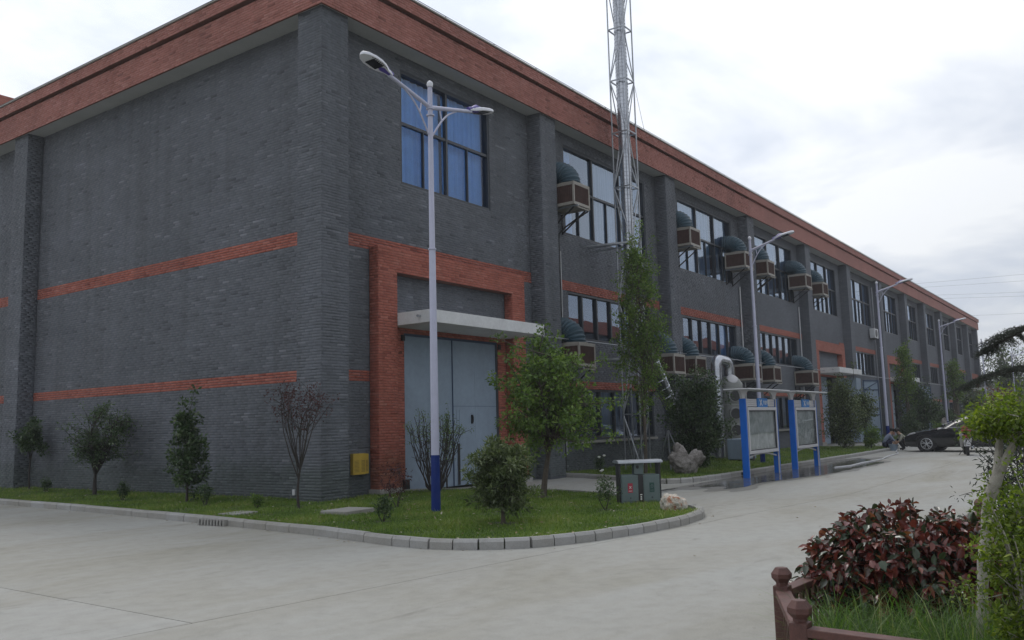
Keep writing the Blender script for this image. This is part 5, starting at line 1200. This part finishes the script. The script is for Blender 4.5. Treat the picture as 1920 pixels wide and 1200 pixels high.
# ================================================================== CAR
def loft(mb, secs, m_of):
    n = len(secs[0]); vs = [p for s in secs for p in s]; b = len(mb.v); mb.v += [tuple(p) for p in vs]
    for i in range(len(secs)-1):
        for k in range(n-1):
            mb.f.append((b+i*n+k, b+(i+1)*n+k, b+(i+1)*n+k+1, b+i*n+k+1)); mb.m.append(mb.mi(m_of(i, k)))
    for i, fl_ in ((0, False), (len(secs)-1, True)):
        f_ = tuple(b+i*n+k for k in range(n)); mb.f.append(f_ if fl_ else f_[::-1]); mb.m.append(mb.mi(m_of(0, 0)))
hd_ = R(85); hv_ = Vector((math.cos(hd_), math.sin(hd_), 0)); lf_ = Vector((-math.sin(hd_), math.cos(hd_), 0)); fw_ = Vector((26.45, -6.15, 0)); cc = fw_-hv_*1.42-lf_*.80
car = empty('parked_car', cc, hd_, 'black parked saloon car facing the hall, half hidden by lime-green elm leaves', 'car')
ST = [(2.36, .34, .50, .56, .60, .30), (2.28, .24, .60, .68, .78, .50), (2.05, .20, .68, .76, .86, .62), (1.6, .19, .80, .86, .89, .66), (1.1, .19, .88, .95, .90, .68), (.85, .19, .91, 1.0, .90, .68), (.35, .19, .94, 1.25, .90, .60), (-.05, .19, .95, 1.40, .90, .56), (-.6, .19, .96, 1.43, .90, .56), (-1.1, .19, .98, 1.38, .90, .55), (-1.55, .20, 1.00, 1.20, .89, .56), (-1.85, .22, 1.01, 1.08, .87, .62), (-2.2, .26, 1.0, 1.05, .82, .60), (-2.34, .38, .80, .90, .72, .5)]
def sec(x, zb, zm, zt, w_, wt):
    return [(x, -w_*.9, zb), (x, -w_, zb+.16), (x, -w_*1.01, (zb+zm)/2+.08), (x, -w_*.96, zm), (x, -wt, zt-.04), (x, -wt*.8, zt), (x, 0, zt+.015), (x, wt*.8, zt), (x, wt, zt-.04), (x, w_*.96, zm), (x, w_*1.01, (zb+zm)/2+.08), (x, w_, zb+.16), (x, w_*.9, zb)]
a = MB(); loft(a, [sec(*s) for s in ST], lambda i, k: CARG if (k in (3, 8) and 5 <= i <= 10) or (k in (4, 5, 6, 7) and i in (5, 6, 10)) else CARM); bo = a.build('body', car, True)
a = MB()
for s in (-1, 1):
    a.tube([(.95, s*.865, .955), (0, s*.875, .965), (-1.5, s*.87, 1.0)], .011, ALU, 5); a.tube([(.72, s*.73, 1.10), (.35, s*.655, 1.235), (-.05, s*.60, 1.37), (-.6, s*.59, 1.405), (-1.1, s*.60, 1.35), (-1.7, s*.74, 1.08)], .013, ALU, 5)
a.build('window_trim', car, True)
a = MB()
for s in (-1, 1):
    a.bar((-.32, s*.885, .97), (-.36, s*.62, 1.38), .05, CARM)
    a.box(.30, .315, min(s*.905, s*.912), max(s*.905, s*.912), .25, .93, BLACKM)
a.build('door_pillar', car)
for s in (-1, 1):
    a = MB(); a.tube([(.78, s*.90, 1.0), (.72, s*1.0, 1.03), (.66, s*1.04, 1.03)], [.03, .075, .05], CARM, 8); a.build('wing_mirror', car, True)
    a = MB(); a.tube([(2.22, s*.52, .64), (2.05, s*.74, .70), (1.85, s*.80, .76)], [.03, .055, .03], ALU, 8); a.build('headlight', car, True)
    a = MB(); a.tube([(-2.30, s*.5, .86), (-2.2, s*.74, .88), (-2.0, s*.83, .92)], [.03, .05, .03], REDS, 8); a.build('tail_light', car, True)
    a = MB(); a.tube([(.15, s*.915, .84), (-.05, s*.93, .85)], .014, ALU, 5); a.build('door_handle', car, True)
for x in (1.42, -1.33):
    for s in (-1, 1):
        M = Matrix.Translation((x, s*.80, .325)) @ Matrix.Rotation(-s*PI/2, 4, 'X')
        a = MB(); a.lathe([(.05, -.12), (.30, -.12), (.325, -.09), (.325, .09), (.30, .118), (.225, .118), (.215, .07), (.05, .07)], BLACK, 28, M=M); wl = a.build('wheel', car, True)
        a = MB(); a.lathe([(.225, .117), (.208, .122), (.200, .085)], RIM, 28, M=M, caps=False); a.lathe([(.05, .08), (.05, .115), (.03, .122)], RIM, 12, M=M)
        for k in range(10): q = 2*PI*k/10+(.12 if k % 2 else -.12); a.bar(M @ Vector((.04*math.cos(q), .04*math.sin(q), .108)), M @ Vector((.205*math.cos(q), .205*math.sin(q), .10)), .022, RIM)
        a.build('rim', wl)
        a = MB(); a.lathe([(.335, -.1), (.375, .098), (.36, .106), (.335, .09)], BLACK, 28, M=M, caps=False); a.build('wheel_arch', car, True)
# ================================================================== SCOOTER (seen from behind)
sc_ = empty('motor_scooter', (23.6, -7.95, 0), R(12), 'grey scooter with a red rear light parked beside the black car, seen from behind', 'scooter')
for x in (-.62, .62):
    a = MB(); M = Matrix.Translation((x, 0, .23)) @ Matrix.Rotation(PI/2, 4, 'X'); a.lathe([(.12, -.045), (.21, -.05), (.23, -.02), (.23, .02), (.21, .05), (.12, .045)], BLACK, 20, M=M); w_ = a.build('wheel', sc_, True); a = MB(); a.lathe([(.03, -.04), (.12, -.03), (.12, .03), (.03, .04)], RIM, 16, M=M); a.build('rim', w_)
GREYP = simple('grey_scooter_paint', (.32, .32, .31), .4)
a = MB(); loft(a, [[(x, -w_*.7, z0), (x, -w_, (z0+z1)/2), (x, -w_*.8, z1), (x, w_*.8, z1), (x, w_, (z0+z1)/2), (x, w_*.7, z0)] for x, w_, z0, z1 in ((-.78, .10, .58, .70), (-.66, .17, .42, .76), (-.35, .19, .34, .76), (0, .16, .26, .62), (.15, .14, .20, .34), (.42, .15, .22, .36), (.52, .17, .30, .85), (.60, .12, .40, .92))], lambda i, k: GREYP); a.build('body', sc_, True)
a = MB(); a.tube([(-.70, 0, .80), (-.3, 0, .82), (.05, 0, .74)], [.10, .13, .09], BLACK, 10); a.build('seat', sc_, True)
a = MB(); a.box(-.98, -.66, -.17, .17, .84, 1.06, REDS); a.box(-.985, -.655, -.175, .175, .955, .975, BLACKM); a.build('top_box', sc_, bevel=.03)
a = MB(); a.box(-.815, -.765, -.13, .13, .62, .74, REDS); a.build('tail_light', sc_, bevel=.02); a = MB(); a.box(-.86, -.845, -.11, .11, .34, .56, ALU); a.build('number_plate', sc_); a = MB(); a.bar((-.70, 0, .56), (-.87, 0, .30), .14, BLACKM, .02); a.build('mudguard', sc_)
a = MB(); a.tube([(.60, 0, .25), (.50, 0, .85), (.42, 0, 1.02)], .025, BLACKM, 8); a.tube([(.38, -.30, 1.04), (.44, 0, 1.0), (.38, .30, 1.04)], .017, BLACKM, 8); a.build('handlebar', sc_, True)
for s in (-1, 1): a = MB(); a.tube([(.40, s*.22, 1.03), (.42, s*.30, 1.20)], .007, BLACKM, 5); a.lathe([(.045, 0), (.04, .02)], BLACKM, 12, M=Matrix.Translation((.42, s*.32, 1.22)) @ Matrix.Rotation(PI/2, 4, 'Y')); a.build('mirror', sc_)
a = MB(); a.bar((-.1, .1, .2), (-.2, .26, .01), .02, BLACKM); a.build('side_stand', sc_); a = MB(); a.tube([(-.2, -.17, .24), (-.75, -.18, .32)], [.04, .05], STEEL, 10); a.build('exhaust', sc_, True)

# ================================================================== PEOPLE
def person(loc, rz, J, label, shirt, trous, bones=None):
    """J: joint name -> (position, radius, material); one skinned surface, coloured by the nearest bone"""
    r = empty('person', loc, rz, label, 'person')
    names = list(J); ix = {n: i for i, n in enumerate(names)}
    E_ = [('pelvis', 'belly'), ('belly', 'chest'), ('chest', 'neck'), ('neck', 'chin'), ('chin', 'crown')]
    for s in 'lr': E_ += [('chest', 'shoulder_'+s), ('shoulder_'+s, 'elbow_'+s), ('elbow_'+s, 'wrist_'+s), ('wrist_'+s, 'palm_'+s), ('pelvis', 'hip_'+s), ('hip_'+s, 'knee_'+s), ('knee_'+s, 'ankle_'+s), ('ankle_'+s, 'toe_'+s)]
    me = bpy.data.meshes.new('skeleton'); me.from_pydata([J[n][0] for n in names], [(ix[a], ix[b]) for a, b in E_], []); o = bpy.data.objects.new('skeleton', me); COL.objects.link(o)
    sk = o.modifiers.new('skin', 'SKIN'); sv = me.skin_vertices
    if not len(sv):
        me.skin_vertices if False else None
    for n in names:
        q = o.data.skin_vertices[0].data[ix[n]]; q.radius = (J[n][1], J[n][1]); q.use_root = (n == 'pelvis')
    sub = o.modifiers.new('sub', 'SUBSURF'); sub.levels = 2; sub.render_levels = 2
    dg = bpy.context.evaluated_depsgraph_get(); dg.update(); m2 = bpy.data.meshes.new_from_object(o.evaluated_get(dg)); bpy.data.objects.remove(o)
    m2.name = 'body'; m2.materials.clear(); ms = [SKIN, shirt, trous, HAIR, BLACK]
    for q in ms: m2.materials.append(q)
    kind = {}
    for a, b in E_:
        k = 0
        if b in ('belly', 'chest') or b.startswith('shoulder') or b.startswith('elbow'): k = 1
        if b.startswith('hip') or b.startswith('knee') or b.startswith('ankle'): k = 2
        if b.startswith('toe'): k = 4
        kind[(a, b)] = k
    for p in m2.polygons:
        c = p.center; best = (9, 0)
        for (a, b), k in kind.items():
            A, B = Vector(J[a][0]), Vector(J[b][0]); t_ = max(0, min(1, (c-A).dot(B-A)/(B-A).length_squared)); d_ = (c-A.lerp(B, t_)).length-.5*J[b][1]
            if d_ < best[0]: best = (d_, k)
        p.material_index = best[1]; p.use_smooth = True
    link('body', m2, r)
    ch_, cr_ = Vector(J['chin'][0]), Vector(J['crown'][0]); ax = (cr_-ch_).normalized()
    a = MB(); q = ax.to_track_quat('Z', 'X').to_matrix().to_4x4(); a.lathe([(.092, -.03), (.105, .02), (.10, .07), (.07, .11), (.02, .13)], HAIR, 14, M=Matrix.Translation(ch_.lerp(cr_, .72)-Vector((.02, 0, 0))) @ q); a.build('hair', r, True)
    # fingers
    for s, sg in (('l', 1), ('r', -1)):
        p0, p1 = Vector(J['wrist_'+s][0]), Vector(J['palm_'+s][0]); d_ = (p1-p0).normalized(); a = MB()
        for k in range(4): b0 = p1+Vector((0, (k-1.5)*.018, 0)); a.tube([b0, b0+d_*.035, b0+d_*.06-Vector((0, 0, .015))], [.009, .008, .006], SKIN, 6)
        b0 = p0.lerp(p1, .5)+Vector((0, -sg*.03, 0)); a.tube([b0, b0+d_*.03+Vector((0, -sg*.02, 0)), b0+d_*.055+Vector((0, -sg*.015, -.01))], [.011, .009, .007], SKIN, 6); a.build('fingers', r, True)
    # face
    a = MB(); fd = Vector((1, 0, -.6)).normalized(); mid = ch_.lerp(cr_, .45); a.lathe([(.014, 0), (.010, .02), (.003, .028)], SKIN, 8, M=Matrix.Translation(mid+fd*.085) @ fd.to_track_quat('Z', 'X').to_matrix().to_4x4()); a.build('nose', r, True)
    for sg in (-1, 1):
        a = MB(); a.lathe([(.001, -.01), (.011, 0), (.001, .008)], HAIR, 8, (0, 0, 0), Matrix.Translation(mid+fd*.088+Vector((.01, sg*.034, .03)))); a.build('eye', r)
        a = MB(); a.lathe([(.001, -.03), (.018, 0), (.001, .03)], SKIN, 8, (0, 0, 0), Matrix.Translation(mid+Vector((-.01, sg*.096, 0)))); a.build('ear', r, True)
    a = MB(); a.bar(mid+fd*.088+Vector((-.02, -.022, -.045)), mid+fd*.088+Vector((-.02, .022, -.045)), .008, REDS); a.build('mouth', r)
    return r
def pose(bend=0.0, reach=.45):
    J = {'pelvis': ((-.08, 0, .26), .13), 'belly': ((.03, 0, .42), .125), 'chest': ((.17+bend, 0, .60), .135), 'neck': ((.27+bend, 0, .71), .055), 'chin': ((.33+bend, 0, .74), .075), 'crown': ((.38+bend, 0, .87), .085)}
    for s, g_ in (('l', 1), ('r', -1)):
        J['shoulder_'+s] = ((.19+bend, g_*.17, .63), .065); J['elbow_'+s] = ((.33+bend, g_*.20, .42), .045); J['wrist_'+s] = ((reach, g_*.10, .26), .030); J['palm_'+s] = ((reach+.08, g_*.07, .22), .034)
        J['hip_'+s] = ((-.02, g_*.10, .24), .105); J['knee_'+s] = ((.30, g_*.17, .44), .065); J['ankle_'+s] = ((.10, g_*.13, .09), .045); J['toe_'+s] = ((.26, g_*.14, .045), .045)
    return J
person((28.1, -4.15, .0), R(-60), pose(.02), 'person in blue-grey shirt crouching at the kerb end, left of the pair', SH1, TR1)
person((28.3, -5.0, 0), R(115), pose(-.02), 'person in a khaki shirt and black trousers crouching with bent back, right of the pair', SH2, TR2)
a = MB(); a.tube([(14.6, -5.75, .02), (15.6, -5.95, .02), (17.3, -5.85, .02), (19.8, -5.9, .02), (22.0, -5.6, .02), (24.5, -5.45, .02), (26.2, -5.0, .02), (28.0, -4.7, .06)], .020, PIPEW, 8); tag(a.build('water_hose', None, True), 'white hose snaking over the wet concrete towards the crouching people', 'hose')
a = MB(); a.lathe([(.16, 0), (.19, .26), (.20, .27), (.17, .27), (.15, .02)], DOORM, 16); o = a.build('bucket', None, True, loc=(27.9, -4.55, 0)); tag(o, 'blue-grey bucket on the ground between the two crouching people', 'bucket')

# ---- air
hz_m, t = mat('haze_air'); pv = nd(t, 'ShaderNodeVolumePrincipled'); pv.inputs['Color'].default_value = (.93, .95, 1, 1); pv.inputs['Density'].default_value = .0009; pv.inputs['Anisotropy'].default_value = .2
o_ = nd(t, 'ShaderNodeOutputMaterial'); t.links.new(pv.outputs[0], o_.inputs['Volume'])
a = MB(); a.box(-720, 920, -720, 920, -1.2, 30, hz_m); tag(a.build('haze'), 'thin even haze in the air over the whole scene', 'haze', None, 'stuff')

def litter(nm, polyg, n, z, mtl, size, label, col=.97):
    P2 = scatter(polyg, n); P3 = np.column_stack([P2, np.full(len(P2), z)]); D = NR.normal(size=(len(P2), 3)); D[:, 2] *= .15
    v, f, tn = leaves_np(P3, D, size, .6, LEAF4, 3, NR.uniform(.3, 1, len(P2))*col); o = link(nm, np_mesh(nm, v, f, [mtl], None, tn), None, 'stuff'); return tag(o, label, 'fallen leaves')
LIT = leaf_mat('dead_leaf', [(0, (.10, .06, .03)), (.6, (.24, .17, .09)), (1, (.55, .5, .42))], .1, .8)
litter('fallen_leaves', island, 9, .135, LIT, .05, 'pale and brown dead leaves scattered on the corner lawn')
litter('road_litter', [(-12, -12), (-3.7, -9), (6, -8.2), (6, -14), (-8, -14)], .7, .006, LIT, .045, 'few dry leaves lying on the concrete yard')
litter('gutter_leaves', [(x-.10 if x < -2 else x, y-.10 if y < -6.5 else y) for x, y in island[1:16]]+[(x-.28 if x < -2 else x, y-.28 if y < -6.5 else y) for x, y in island[1:16]][::-1], 14, .006, LIT, .04, 'dry leaf crumbs gathered along the kerb')
